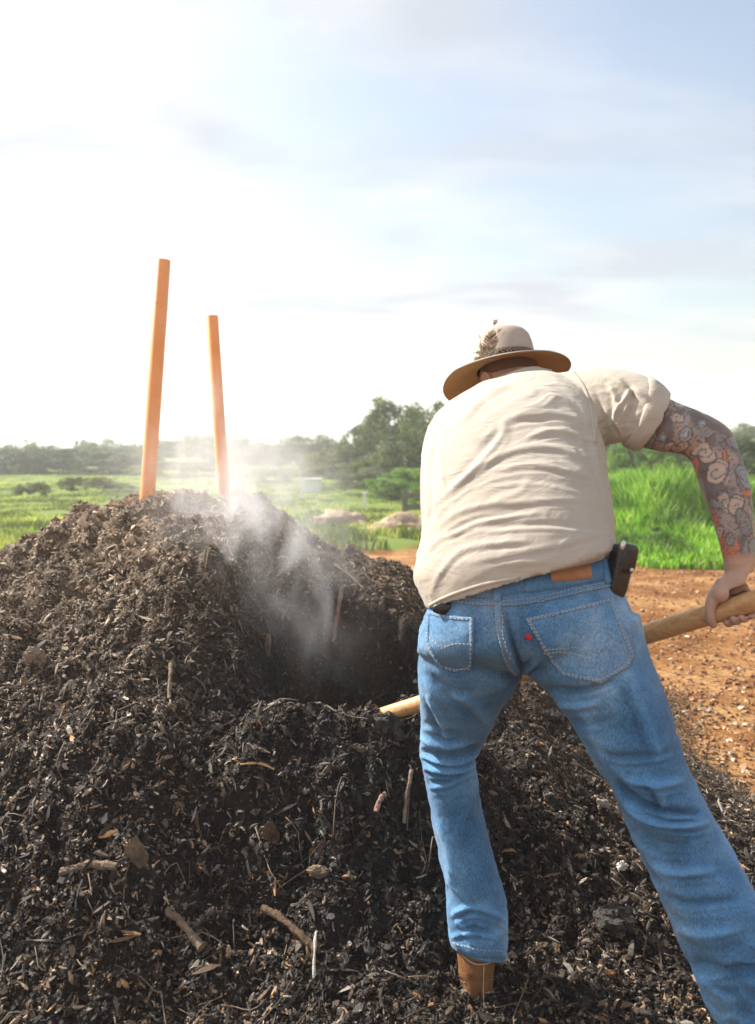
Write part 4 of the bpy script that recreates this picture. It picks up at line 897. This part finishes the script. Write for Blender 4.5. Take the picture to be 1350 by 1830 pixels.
# ---- boots
def boot(c, yaw, label=None):
    Mz = Matrix.Rotation(R(yaw), 3, 'Z')
    def q(x, y, z): return c+Mz @ Vector((x, y, z))
    sx = Mz @ Vector((1, 0, 0)); sy = Mz @ Vector((0, -1, 0)); up = Vector((0, 0, 1)); mb = MB()
    mb.add(*ring_loft([(q(0, 0, .185), sx*.041, sy*.046, 1.), (q(0, 0, .165), sx*.043, sy*.049, 1.), (q(0, 0, .13), sx*.043, sy*.050, 1.), (q(0, .005, .09), sx*.040, sy*.052, 1.1), (q(0, .01, .055), sx*.041, sy*.056, 1.2), (q(0, .01, .022), sx*.039, sy*.054, 1.2)], 36, 5))
    mb.add(*ring_loft([(q(0, -.03, .055), sx*.036, up*.035, .9), (q(0, .04, .060), sx*.040, up*.042, .9), (q(0, .10, .050), sx*.045, up*.032, .9), (q(0, .16, .044), sx*.050, up*.026, .9), (q(0, .205, .040), sx*.042, up*.020, .9), (q(0, .228, .036), sx*.020, up*.012, .9)], 32, 5))
    me = remesh(mb, .0045, 3); V, N = getvn(me); setv(me, V+N*(.0022*fbm(V*28, 3))[:, None]); o = link('boot', me, M['boot'], man)
    mb = MB(); mb.add(*ring_loft([(q(0, -.048, .010), sx*.022, up*.012, 1.), (q(0, -.03, .010), sx*.038, up*.014, 1.), (q(0, .03, .008), sx*.040, up*.012, 1.), (q(0, .10, .010), sx*.044, up*.009, 1.), (q(0, .16, .010), sx*.052, up*.009, 1.), (q(0, .21, .012), sx*.044, up*.009, 1.), (q(0, .236, .014), sx*.018, up*.007, 1.)], 28, 4, .6))
    link('sole', mb.mesh('sole'), M['sole'], o)
    mb = MB(); mb.add(*tube([q(-.043, -.02, .16), q(-.02, -.052, .155), q(.02, -.052, .155), q(.043, -.02, .16)], .0011, 6, 4)); mb.add(*tube([q(0, -.057, .15), q(0, -.052, .10), q(0, -.056, .04)], .0009, 6, 4)); link('boot_seam', mb.mesh('bs'), M['thread'], o)
boot(LF, 12); boot(RF, -18)
# ---- pouch on the belt
pc = P(1106, 1020, 1.80); pm = rot('Y', 12) @ rot('Z', 25); po = empty('phone_pouch', pc, 'black leather phone pouch clipped to the belt on the right hip', 'pouch')
def rbox(c, hx, hy, hz, Mx, n=10, pw=.42):
    V = []; Fs = []
    for i in range(n+1):
        ph = -math.pi/2+math.pi*i/n
        for j in range(32):
            a = 2*math.pi*j/32; f = lambda v: math.copysign(abs(v)**pw, v)
            V.append(Vector(c)+Mx @ Vector((hx*f(math.cos(a))*abs(math.cos(ph))**pw, hy*f(math.sin(a))*abs(math.cos(ph))**pw, hz*f(math.sin(ph)))))
    for i in range(n):
        for j in range(32): Fs.append((i*32+j, i*32+(j+1) % 32, (i+1)*32+(j+1) % 32, (i+1)*32+j))
    return V, Fs
mb = MB(); mb.add(*rbox(pc, .023, .019, .058, pm, 14)); link('pouch_body', mb.mesh('pb'), M['black_leather'], po)
mb = MB(); mb.add(*rbox(pc+pm @ Vector((.006, -.006, .030)), .020, .018, .032, pm, 12, .4)); link('flap', mb.mesh('pf'), M['black_leather'], po)
mb = MB(); mb.add(*ell(pc+pm @ Vector((.012, -.025, .008)), (.0055, .003, .0055), pm)); link('snap', mb.mesh('sn'), M['metal'], po)
mb = MB(); mb.add(*ell(pc+pm @ Vector((-.014, -.012, .055)), (.007, .006, .012), pm)); link('phone_corner', mb.mesh('pc'), M['metal'], po)

# ------------------------------------------------------------------ land behind
def blades(n, xr, yr, hh, ww, seed, cols_, dens=None):
    g = np.random.default_rng(seed); Y = g.uniform(yr[0], yr[1], n*3) if dens is None else yr[0]*np.exp(g.uniform(0, 1, n*3)*math.log(yr[1]/yr[0]))
    X = g.uniform(xr[0], xr[1], n*3)*Y; k = fbm(np.stack([X*1.1, Y*1.1, 0*X], 1), 3) > -.35; k &= Y > edge_y(X)-g.normal(0, .2, n*3)
    X, Y = X[k][:n], Y[k][:n]; n = len(X); Z = ground_h(X[None], Y[None])[0]-.01
    patch = .6+.8*(fbm(np.stack([X*.9, Y*.5, 0*X+7], 1), 3)*.5+.5)
    H = hh*g.uniform(.5, 1.3, n)*np.clip(patch, .35, 1.5)*np.where((np.abs(Y-14) < 1.6) & (X > 2), 1.5, 1)*np.clip((Y-9)/3, .35, 1)*np.clip(1.6-Y/22, .45, 1); Wd = ww*g.uniform(.6, 1.4, n)*(.6+Y/22); a = g.uniform(0, 6.28, n); le = g.uniform(.1, .6, n)*H; b = g.uniform(0, 6.28, n)
    bx, by = np.cos(a)*Wd/2, np.sin(a)*Wd/2; V = np.empty((n, 5, 3))
    for q, (sx, t, lf) in enumerate([(-1, 0, 0), (1, 0, 0), (.8, .55, .35), (-.8, .55, .35), (0, 1, 1)]):
        V[:, q, 0] = X+sx*bx+np.cos(b)*le*lf; V[:, q, 1] = Y+sx*by+np.sin(b)*le*lf; V[:, q, 2] = Z+H*t
    o = (np.arange(n)*5)[:, None]; F1 = np.concatenate([o+np.array([[0, 1, 2]]), o+np.array([[0, 2, 3]]), o+np.array([[3, 2, 4]])])
    pal = np.array(cols_); pt_ = np.clip(fbm(np.stack([X*1.6, Y*.8, 0*X+2], 1), 3)*1.2+.5, 0, 1)[:, None]; C = pal[g.integers(len(pal), size=n)]*g.uniform(.6, 1.3, (n, 1))*(.55+.75*pt_)*np.where(pt_ > .7, [[1.25, 1.1, 1.2]], [[1, 1, 1]]); return npmesh('grass', V.reshape(-1, 3), F1, False, np.repeat(C, 5, 0))
gc = [(.10, .24, .02), (.14, .30, .03), (.20, .34, .05), (.065, .17, .02), (.24, .33, .08), (.16, .33, .035)]
tag(link('tall_grass', blades(100000, (.22, .62), (9.8, 30), .40, .034, 31, gc, 1), M['leaf']), 'bright green tall grass and weeds covering the bank beyond the dirt yard', 'grass', kind='stuff')
gc2 = [(.19, .25, .06), (.24, .29, .08), (.16, .22, .05), (.32, .33, .14)]
tag(link('meadow_grass', blades(80000, (-.50, .22), (9.8, 60), .12, .022, 32, gc2, 1), M['leaf']), 'short pale green meadow grass beyond the compost heap', 'grass', kind='stuff')
# clods and pebbles of the dirt yard
g = np.random.default_rng(8); n = 9000
Y = 2.2*np.exp(g.uniform(0, 1, n)*math.log(10.5/2.2)); X = g.uniform(-.1, .55, n)*Y; k = (X > 1.5); X, Y = X[k], Y[k]; n = len(X)
pos = np.stack([X, Y, ground_h(X[None], Y[None])[0]+.004], 1); nrm = np.tile([0, 0, 1.], (n, 1)); pal = np.array([[.30, .15, .06], [.22, .10, .04], [.42, .26, .13], [.6, .52, .42], [.10, .06, .03]])
C = pal[g.choice(5, n, p=[.47, .3, .14, .06, .03])]*g.uniform(.7, 1.2, (n, 1)); V, Fq, C = shards(n, pos, nrm, .020, (.6, 1.0), (.4, .8), .5, C, 77)
tag(link('soil_crumbs', npmesh('crumbs', V, Fq, False, C), M['chips']), 'orange soil crumbs, clods and pale pebbles on the dirt yard', 'soil crumbs', kind='stuff')
# leafy crowns
def crown_mesh(seed, rx, ry, rz, nclump, nleaf, leaf, pal, low=-.55, lean=0):
    g = np.random.default_rng(seed); P_, N_, C_ = [], [], []
    for i in range(nclump):
        d = g.normal(size=3); d /= np.linalg.norm(d)
        if d[2] < low: d[2] = -d[2]*.5
        rad = g.uniform(.45, 1.0)**.6; wob = 1+.30*fbm((d*1.6+seed)[None], 2)[0]
        c = d*np.array([rx, ry, rz])*rad*wob; cr = g.uniform(.16, .34)*min(rx, rz)*1.0; col = np.array(pal[g.integers(len(pal))])*g.uniform(.75, 1.2)
        q = g.normal(size=(nleaf, 3)); q /= np.linalg.norm(q, axis=1)[:, None]; rr = g.uniform(.55, 1.05, (nleaf, 1)); P_.append(c+q*rr*cr*np.array([1.15, 1.15, .8])); nn = q+g.normal(size=(nleaf, 3))*.55+np.array([0, 0, .3]); N_.append(nn/np.linalg.norm(nn, axis=1)[:, None])
        C_.append(col*g.uniform(.75, 1.3, (nleaf, 1)))
    p, nn, c = map(np.vstack, (P_, N_, C_)); n = len(p); r = g.normal(size=(n, 3)); t = np.cross(nn, r); t /= np.linalg.norm(t, axis=1)[:, None]; b = np.cross(nn, t); s = leaf*g.uniform(.5, 1.4, (n, 1))
    V = np.stack([p-t*s*.5, p-b*s*.28+t*s*.05, p+t*s*.5, p+b*s*.28+t*s*.05], 1).reshape(-1, 3); Fq = np.arange(n*4).reshape(n, 4)
    return npmesh('crown', V, Fq, False, np.repeat(c, 4, 0))
def trunk_mesh(h, r, seed, rx):
    g = np.random.default_rng(seed); mb = MB(); mb.add(*tube([(0, 0, -.3), (g.normal()*.1, 0, h*.4), (g.normal()*.2, 0, h*.8)], [r, r*.75, r*.45], 8, 3))
    for i in range(7):
        a = g.uniform(0, 6.28); z = h*g.uniform(.25, .6); L = rx*g.uniform(.5, .85); mb.add(*tube([(0, 0, z), (math.cos(a)*L*.5, math.sin(a)*L*.5, z+L*.45), (math.cos(a)*L, math.sin(a)*L, z+L*.7)], [r*.4, r*.25, r*.08], 6, 3))
    return mb.mesh('trunk')
mid = [(.075, .105, .035), (.10, .135, .045), (.055, .085, .03), (.13, .155, .06)]; warm = [(.13, .15, .045), (.16, .165, .055), (.10, .12, .04)]
fresh = [(.12, .23, .03), (.17, .28, .04), (.08, .16, .025)]; dark = [(.035, .065, .025), (.05, .085, .03), (.028, .05, .02)]
wm = crown_mesh(40, 1, 1, .8, 40, 60, .22, [(.10, .24, .03), (.15, .30, .04), (.07, .17, .025)], -.95)
wm.materials.append(M['leaf']); g = np.random.default_rng(12)
for i, (px, py, Y, s_, lb) in enumerate([(1118, 902, 13.6, .38, 'leafy green weed clump on the bank nearest the shirt'), (1160, 895, 14.2, .42, 'leafy weed clump on the bank right of the nearest clump'), (1205, 905, 13.5, .36, 'middle leafy weed clump on the bank step'), (1245, 892, 14.3, .45, 'tall leafy weed clump on the bank close to the forearm'), (1180, 950, 11.6, .26, 'lone leafy weed low on the bank above the dirt'), (1120, 962, 11.2, .2, 'small weed tuft on the bank near the pouch'), (1325, 900, 14, .45, 'leafy weed clump at the right edge beyond the forearm')]):
    x = (px-CX)/F*Y; z0 = float(ground_h(np.array([[x]]), np.array([[Y]]))[0, 0]); o = bpy.data.objects.new('weed', wm); COL.objects.link(o); o.location = (x, Y, z0+s_*.55); o.scale = (s_*1.3, s_*.9, s_*.85); o.rotation_euler = (0, 0, i*1.3); tag(o, lb, 'weed', 'weed clumps on the grassy bank')
KIND = {'round': (crown_mesh(1, 1, 1, .85, 95, 110, .075, mid), 1.0), 'tall': (crown_mesh(2, .8, .8, 1.1, 95, 110, .07, mid), 1.1), 'warm': (crown_mesh(3, 1.2, 1, .7, 80, 110, .085, warm), .9),
        'fresh': (crown_mesh(4, 1.1, 1, .75, 80, 120, .085, fresh, -.9), .3), 'dark': (crown_mesh(5, 1.2, 1, .8, 90, 110, .085, dark, -.9), .5), 'grey': (crown_mesh(6, 1, 1, .85, 80, 100, .08, [(.10, .13, .07), (.13, .15, .08)]), 1.0)}
TRK = trunk_mesh(1.6, .10, 3, .8)
def gz(x, y): return float(ground_h(np.array([[x]]), np.array([[y]]))[0, 0])
def tree(px, pytop, Y, wpx, kind, label, cat='tree', pybase=None, group='trees and bushes beyond the field'):
    """crown sized to span the given picture height at distance Y"""
    x = (px-CX)/F*Y; top = CAMZ-(pytop-HY)/F*Y; z0 = gz(x, Y); rad = wpx/2/F*Y; me, tr = KIND[kind]; H = top-z0
    bush = cat in ('bush', 'shrub', 'hedge'); rz = H/2*1.05 if bush else H*.47
    t = empty('bush' if bush else 'tree', (x, Y, z0), label, cat, group)
    c = bpy.data.objects.new('crown' if not bush else 'foliage', me); COL.objects.link(c); c.parent = t
    if not me.materials: me.materials.append(M['leaf'])
    c.location = (0, 0, H-rz*.98); c.scale = (rad, rad, rz/.85); c.rotation_euler = (0, 0, (px*1.7) % 6.28)
    k = bpy.data.objects.new('stem' if bush else 'trunk', TRK); COL.objects.link(k); k.parent = t
    if not TRK.materials: TRK.materials.append(M['trunk'])
    k.scale = (H*.22*(.4 if bush else 1), H*.25*(.4 if bush else 1), H*.48); return t
for a in [
    (775, 718, 31, 149, 'round', 'tallest bushy tree, its crown just left of the man\'s shoulder'), (690, 738, 32, 138, 'tall', 'tall grey green tree left of the tallest tree'),
    (735, 765, 28, 138, 'round', 'lower rounded tree in front of the two tallest trees'), (648, 775, 33, 103, 'tall', 'slimmer tree at the left foot of the tall tree group'),
    (568, 776, 54, 138, 'round', 'domed tree in the mid distance left of the tall group'), (610, 796, 33, 103, 'warm', 'yellow green tree between the domed tree and the tall group'),
    (500, 788, 62, 151, 'warm', 'pale hazy tree right of the shorter orange pipe'), (545, 805, 48, 151, 'warm', 'broad yellowish tree above the white box'), (450, 786, 70, 113, 'grey', 'faint tree just behind the rising steam'),
    (390, 771, 58, 138, 'grey', 'hazy domed tree behind the shorter orange pipe'), (335, 778, 62, 138, 'grey', 'hazy tree between the two orange pipes'), (285, 785, 65, 101, 'grey', 'small hazy tree right beside the taller orange pipe'),
    (222, 790, 62, 113, 'grey', 'hazy tree left of the taller orange pipe'), (175, 786, 65, 88, 'grey', 'small domed hazy tree over the left hedge'), (148, 784, 73, 34, 'round', 'tiny lone tree on the left skyline'), (55, 786, 73, 40, 'grey', 'tiny tree at the far left of the skyline'), (425, 799, 48, 138, 'grey', 'low pale tree hidden in the steam'),
    (660, 815, 28, 92, 'warm', 'small yellow green tree in front of the slim tree'), (1335, 756, 51, 95, 'round', 'dark tree behind the elbow of the man')]:
    tree(*a)
for a in [
    (85, 795, 52, 214, 'dark', 'long dark hedge section at the far left behind the field', 'hedge'), (175, 799, 50, 151, 'dark', 'dark hedge section left of the taller pipe', 'hedge'), (245, 805, 49, 138, 'grey', 'pale hedge section behind the taller pipe', 'hedge'),
    (20, 793, 50, 138, 'dark', 'hedge end cut by the left edge of the picture', 'hedge'), (155, 848, 26, 103, 'warm', 'round olive bush standing in the left field', 'bush'), (60, 858, 24, 69, 'warm', 'small olive bush at the far left of the field', 'bush'), (205, 862, 28, 69, 'warm', 'low bush right of the round olive bush', 'bush'),
    (330, 821, 46, 177, 'warm', 'low bush row between the two pipes', 'bush'), (470, 838, 37, 138, 'warm', 'hazy bush behind the steam left of the white box', 'bush'), (590, 822, 32, 138, 'warm', 'yellow green bush right behind the white box', 'bush'), (650, 831, 26, 114, 'grey', 'grey green bush at the foot of the tall trees', 'bush'),
    (735, 832, 25, 125, 'fresh', 'fresh green bush behind the grey fence rail', 'bush'), (700, 852, 24, 79, 'fresh', 'smaller fresh green bush left of the fence rail', 'bush'), (768, 858, 21, 79, 'fresh', 'leafy bush tucked against the left side of the shirt', 'bush'),
    (1130, 776, 25, 90, 'fresh', 'bright green shrub on the bank nearest the shirt', 'shrub'), (1190, 780, 24, 80, 'fresh', 'bright green shrub on the bank beneath the bare arm', 'shrub'), (1110, 765, 30, 90, 'dark', 'dark bush behind the bright shrubs beside the shirt', 'bush'), (1210, 777, 28, 100, 'dark', 'dark bush under the bare upper arm', 'bush'), (1262, 786, 22, 40, 'fresh', 'small bright shrub close to the elbow', 'shrub'), (1335, 778, 23, 90, 'dark', 'dark bush at the right edge beyond the forearm', 'bush'), (1160, 770, 32, 90, 'dark', 'dark bush behind the middle of the bright shrubs', 'bush')]:
    tree(*a)
# soil berms in the meadow
def berm(px, py, Y, w, h, seed, label):
    x = (px-CX)/F*Y; z0 = gz(x, Y); me = lump((0, 0, 0), (w, w*.6, h), seed, None, .45, 4); o = link('soil_mound', me, M['soil']); me.polygons.foreach_set('use_smooth', [True]*len(me.polygons)); o.location = (x, Y, z0); return tag(o, label, 'soil mound', 'soil mounds in the meadow')
berm(608, 950, 15.5, .48, .24, 3, 'small pale soil mound left in the meadow above the heap ridge')
berm(715, 965, 14.5, .66, .24, 4, 'wider pale soil mound beside the left side of the shirt'); berm(780, 950, 15, .5, .22, 6, 'pale soil mound mostly hidden behind the shirt')
# white box on a post, white post, rail fence
def boxmb(c, h, mb=None):
    mb = mb or MB(); import bmesh
    b = bmesh.new(); bmesh.ops.create_cube(b, size=1); bmesh.ops.scale(b, vec=h, verts=b.verts); bmesh.ops.bevel(b, geom=b.edges[:], offset=min(h)*.08, segments=2, affect='EDGES')
    b.verts.ensure_lookup_table(); mb.add([v.co+Vector(c) for v in b.verts], [tuple(v.index for v in f.verts) for f in b.faces]); b.free(); return mb
def at(px, py, Y): p_ = P(px, py, Y); return p_
Yb = 24; c = at(552, 868, Yb); z0 = gz(c.x, Yb); wb = empty('white_box', (c.x, Yb, z0), 'white boxy cabinet standing in the hazy meadow behind the heap', 'cabinet')
link('cabinet_body', boxmb((c.x+.12, Yb, c.z-.02), (.46, .4, .36)).mesh('wb', False), M['greywood'] if 0 else M['whitepaint'], wb); link('post', boxmb((c.x-.17, Yb-.22, z0+(c.z-z0+.2)/2), (.13, .09, c.z-z0+.24)).mesh('wp', False), M['whitepaint'], wb)
link('lid', boxmb((c.x+.12, Yb, c.z+.19), (.52, .46, .05)).mesh('wl', False), M['whitepaint'], wb)
c = at(652, 892, 20); z0 = gz(c.x, 20); wp = empty('marker_post', (c.x, 20, z0), 'short white post in the meadow left of the fence rail', 'post'); link('post_shaft', boxmb((c.x, 20, z0+.18), (.08, .08, .42)).mesh('p', False), M['whitepaint'], wp); link('post_cap', boxmb((c.x, 20, z0+.41), (.14, .1, .05)).mesh('p2', False), M['whitepaint'], wp)
c = at(724, 888, 17); z0 = gz(c.x, 17); fe = empty('rail_fence', (c.x, 17, z0), 'grey timber post and rail fence in front of the green bush', 'fence')
link('fence_post', boxmb((c.x, 17, z0+.28), (.11, .11, .62)).mesh('fp', False), M['greywood'], fe); link('fence_post', boxmb((c.x+1.9, 17, z0+.28), (.11, .11, .62)).mesh('fp', False), M['greywood'], fe)
for zz_ in (.48, .24): link('rail', boxmb((c.x+.95, 16.93, z0+zz_), (1.95, .05, .11)).mesh('fr', False), M['greywood'], fe)
# far ridges
def ridge(Y, pyt, seed, col, amp, name):
    xs = np.linspace(-Y*1.4, Y*1.4, 260); top = CAMZ-(pyt-HY)/F*Y; V = []; z = top+amp*fbm(np.stack([xs/Y*5, xs*0, xs*0+seed], 1), 4); rows = 14
    for i in range(rows):
        t = i/(rows-1); V.append(np.stack([xs, Y+(t-.5)*Y*.35+0*xs, z*math.sin(t*math.pi)**.8*(1+.1*vnoise(np.stack([xs/Y*14, xs*0+t*6, xs*0+seed], 1)))-3], 1))
    i = np.arange(rows*260).reshape(rows, 260); Fq = np.stack([i[:-1, :-1].ravel(), i[:-1, 1:].ravel(), i[1:, 1:].ravel(), i[1:, :-1].ravel()], 1)
    tag(link(name, npmesh(name, np.vstack(V), Fq), mat(name+'_mat', col, .95, cvar=(.02, .6, tuple(x*.6 for x in col)))), kind='structure')
ridge(600, 788, 2, (.10, .13, .08), 3.2, 'far_hills'); ridge(260, 797, 6, (.09, .12, .05), 1.6, 'hills')

# ------------------------------------------------------------------ air and steam
def volmat(name, dens, col, aniso): 
    m = bpy.data.materials.new(name); m.use_nodes = True; nt = m.node_tree; nt.nodes.remove(nt.nodes['Principled BSDF']); v = nd(nt, 'ShaderNodeVolumePrincipled'); v.inputs['Color'].default_value = col+(1,); v.inputs['Anisotropy'].default_value = aniso; v.inputs['Density'].default_value = dens
    lk(nt, v.outputs[0], nt.nodes['Material Output'].inputs['Volume']); return m, nt, v
hm, _, _ = volmat('haze_air', .0028, (.99, .99, 1.0), .35)
mb = MB(); mb.add([(x, y, z) for x in (-910, 910) for y in (-60, 910) for z in (-5, 14)], [(0, 1, 3, 2), (4, 6, 7, 5), (0, 4, 5, 1), (2, 3, 7, 6), (0, 2, 6, 4), (1, 5, 7, 3)])
tag(link('haze', mb.mesh('haze', False), hm), kind='stuff')
def steam(name, pts, dens, sc, seed, label):
    """plume of vapour: closed tube body, wispy density that fades to its skin"""
    V = [v_ for p_ in pts for v_ in ell(p_[0], (p_[1],)*3, None, 14, 8)[0]]; me = bpy.data.meshes.new(name); import bmesh; b_ = bmesh.new(); [b_.verts.new(v_) for v_ in V]
    r_ = bmesh.ops.convex_hull(b_, input=b_.verts[:]); bmesh.ops.delete(b_, geom=list(set(r_['geom_interior']+r_['geom_unused'])), context='VERTS'); bmesh.ops.recalc_face_normals(b_, faces=b_.faces); b_.to_mesh(me); b_.free()
    m, nt, v = volmat(name+'_vapour', 1, (.97, .98, 1.0), .3); tc = nt.nodes.new('ShaderNodeTexCoord'); co = tc.outputs['Object']
    dist = None
    mx = None
    for p_, r, k_ in pts:
        d = nt.nodes.new('ShaderNodeVectorMath'); d.operation = 'DISTANCE'; lk(nt, co, d.inputs[0]); d.inputs[1].default_value = p_
        f = mth(nt, 'SUBTRACT', 1.0, mth(nt, 'DIVIDE', d.outputs['Value'], r*.96), clamp=True); f = mth(nt, 'MULTIPLY', f, k_); mx = f if mx is None else mth(nt, 'MAXIMUM', mx, f)
    mp = nt.nodes.new('ShaderNodeMapping'); mp.inputs['Scale'].default_value = (1, .8, .5); mp.inputs['Location'].default_value = (seed, 0, 0); mp.inputs['Rotation'].default_value = (0, R(-22), 0); lk(nt, co, mp.inputs[0])
    n = nd(nt, 'ShaderNodeTexNoise', Scale=float(sc), Detail=4.0, Roughness=.62, Distortion=1.2); lk(nt, mp.outputs[0], n.inputs['Vector']); m.cycles.volume_step_rate = 2.5
    w = ramp(nt, n.outputs[0], [(.46, (0, 0, 0)), (.85, (1, 1, 1))])
    lk(nt, mth(nt, 'MULTIPLY', mth(nt, 'MULTIPLY', mth(nt, 'POWER', mx, 1.6), w), dens), v.inputs['Density']); tag(link(name, me, m), label, 'steam', kind='stuff')
steam('steam', [(P(600, 1190, 2.98), .20, .30), (P(580, 1120, 3.05), .28, .45), (P(545, 1050, 3.2), .38, .65), (P(495, 985, 3.4), .48, .9), (P(440, 920, 3.6), .54, 1), (P(370, 930, 3.45), .36, .6), (P(410, 860, 3.8), .52, 1), (P(395, 800, 3.95), .44, .9), (P(380, 740, 4.05), .34, .7)], 10.5, 5.4, 1.0, 'white steam rising from the hollow in the heap')
steam('steam', [(P(330, 900, 3.6), .35, .8), (P(300, 860, 4.6), .6, .8), (P(420, 840, 5.0), .75, 1), (P(540, 850, 5.4), .7, .8), (P(600, 900, 5.4), .45, .5)], 2.6, 1.6, 5.0, 'thin pale steam drifting behind the top of the heap')
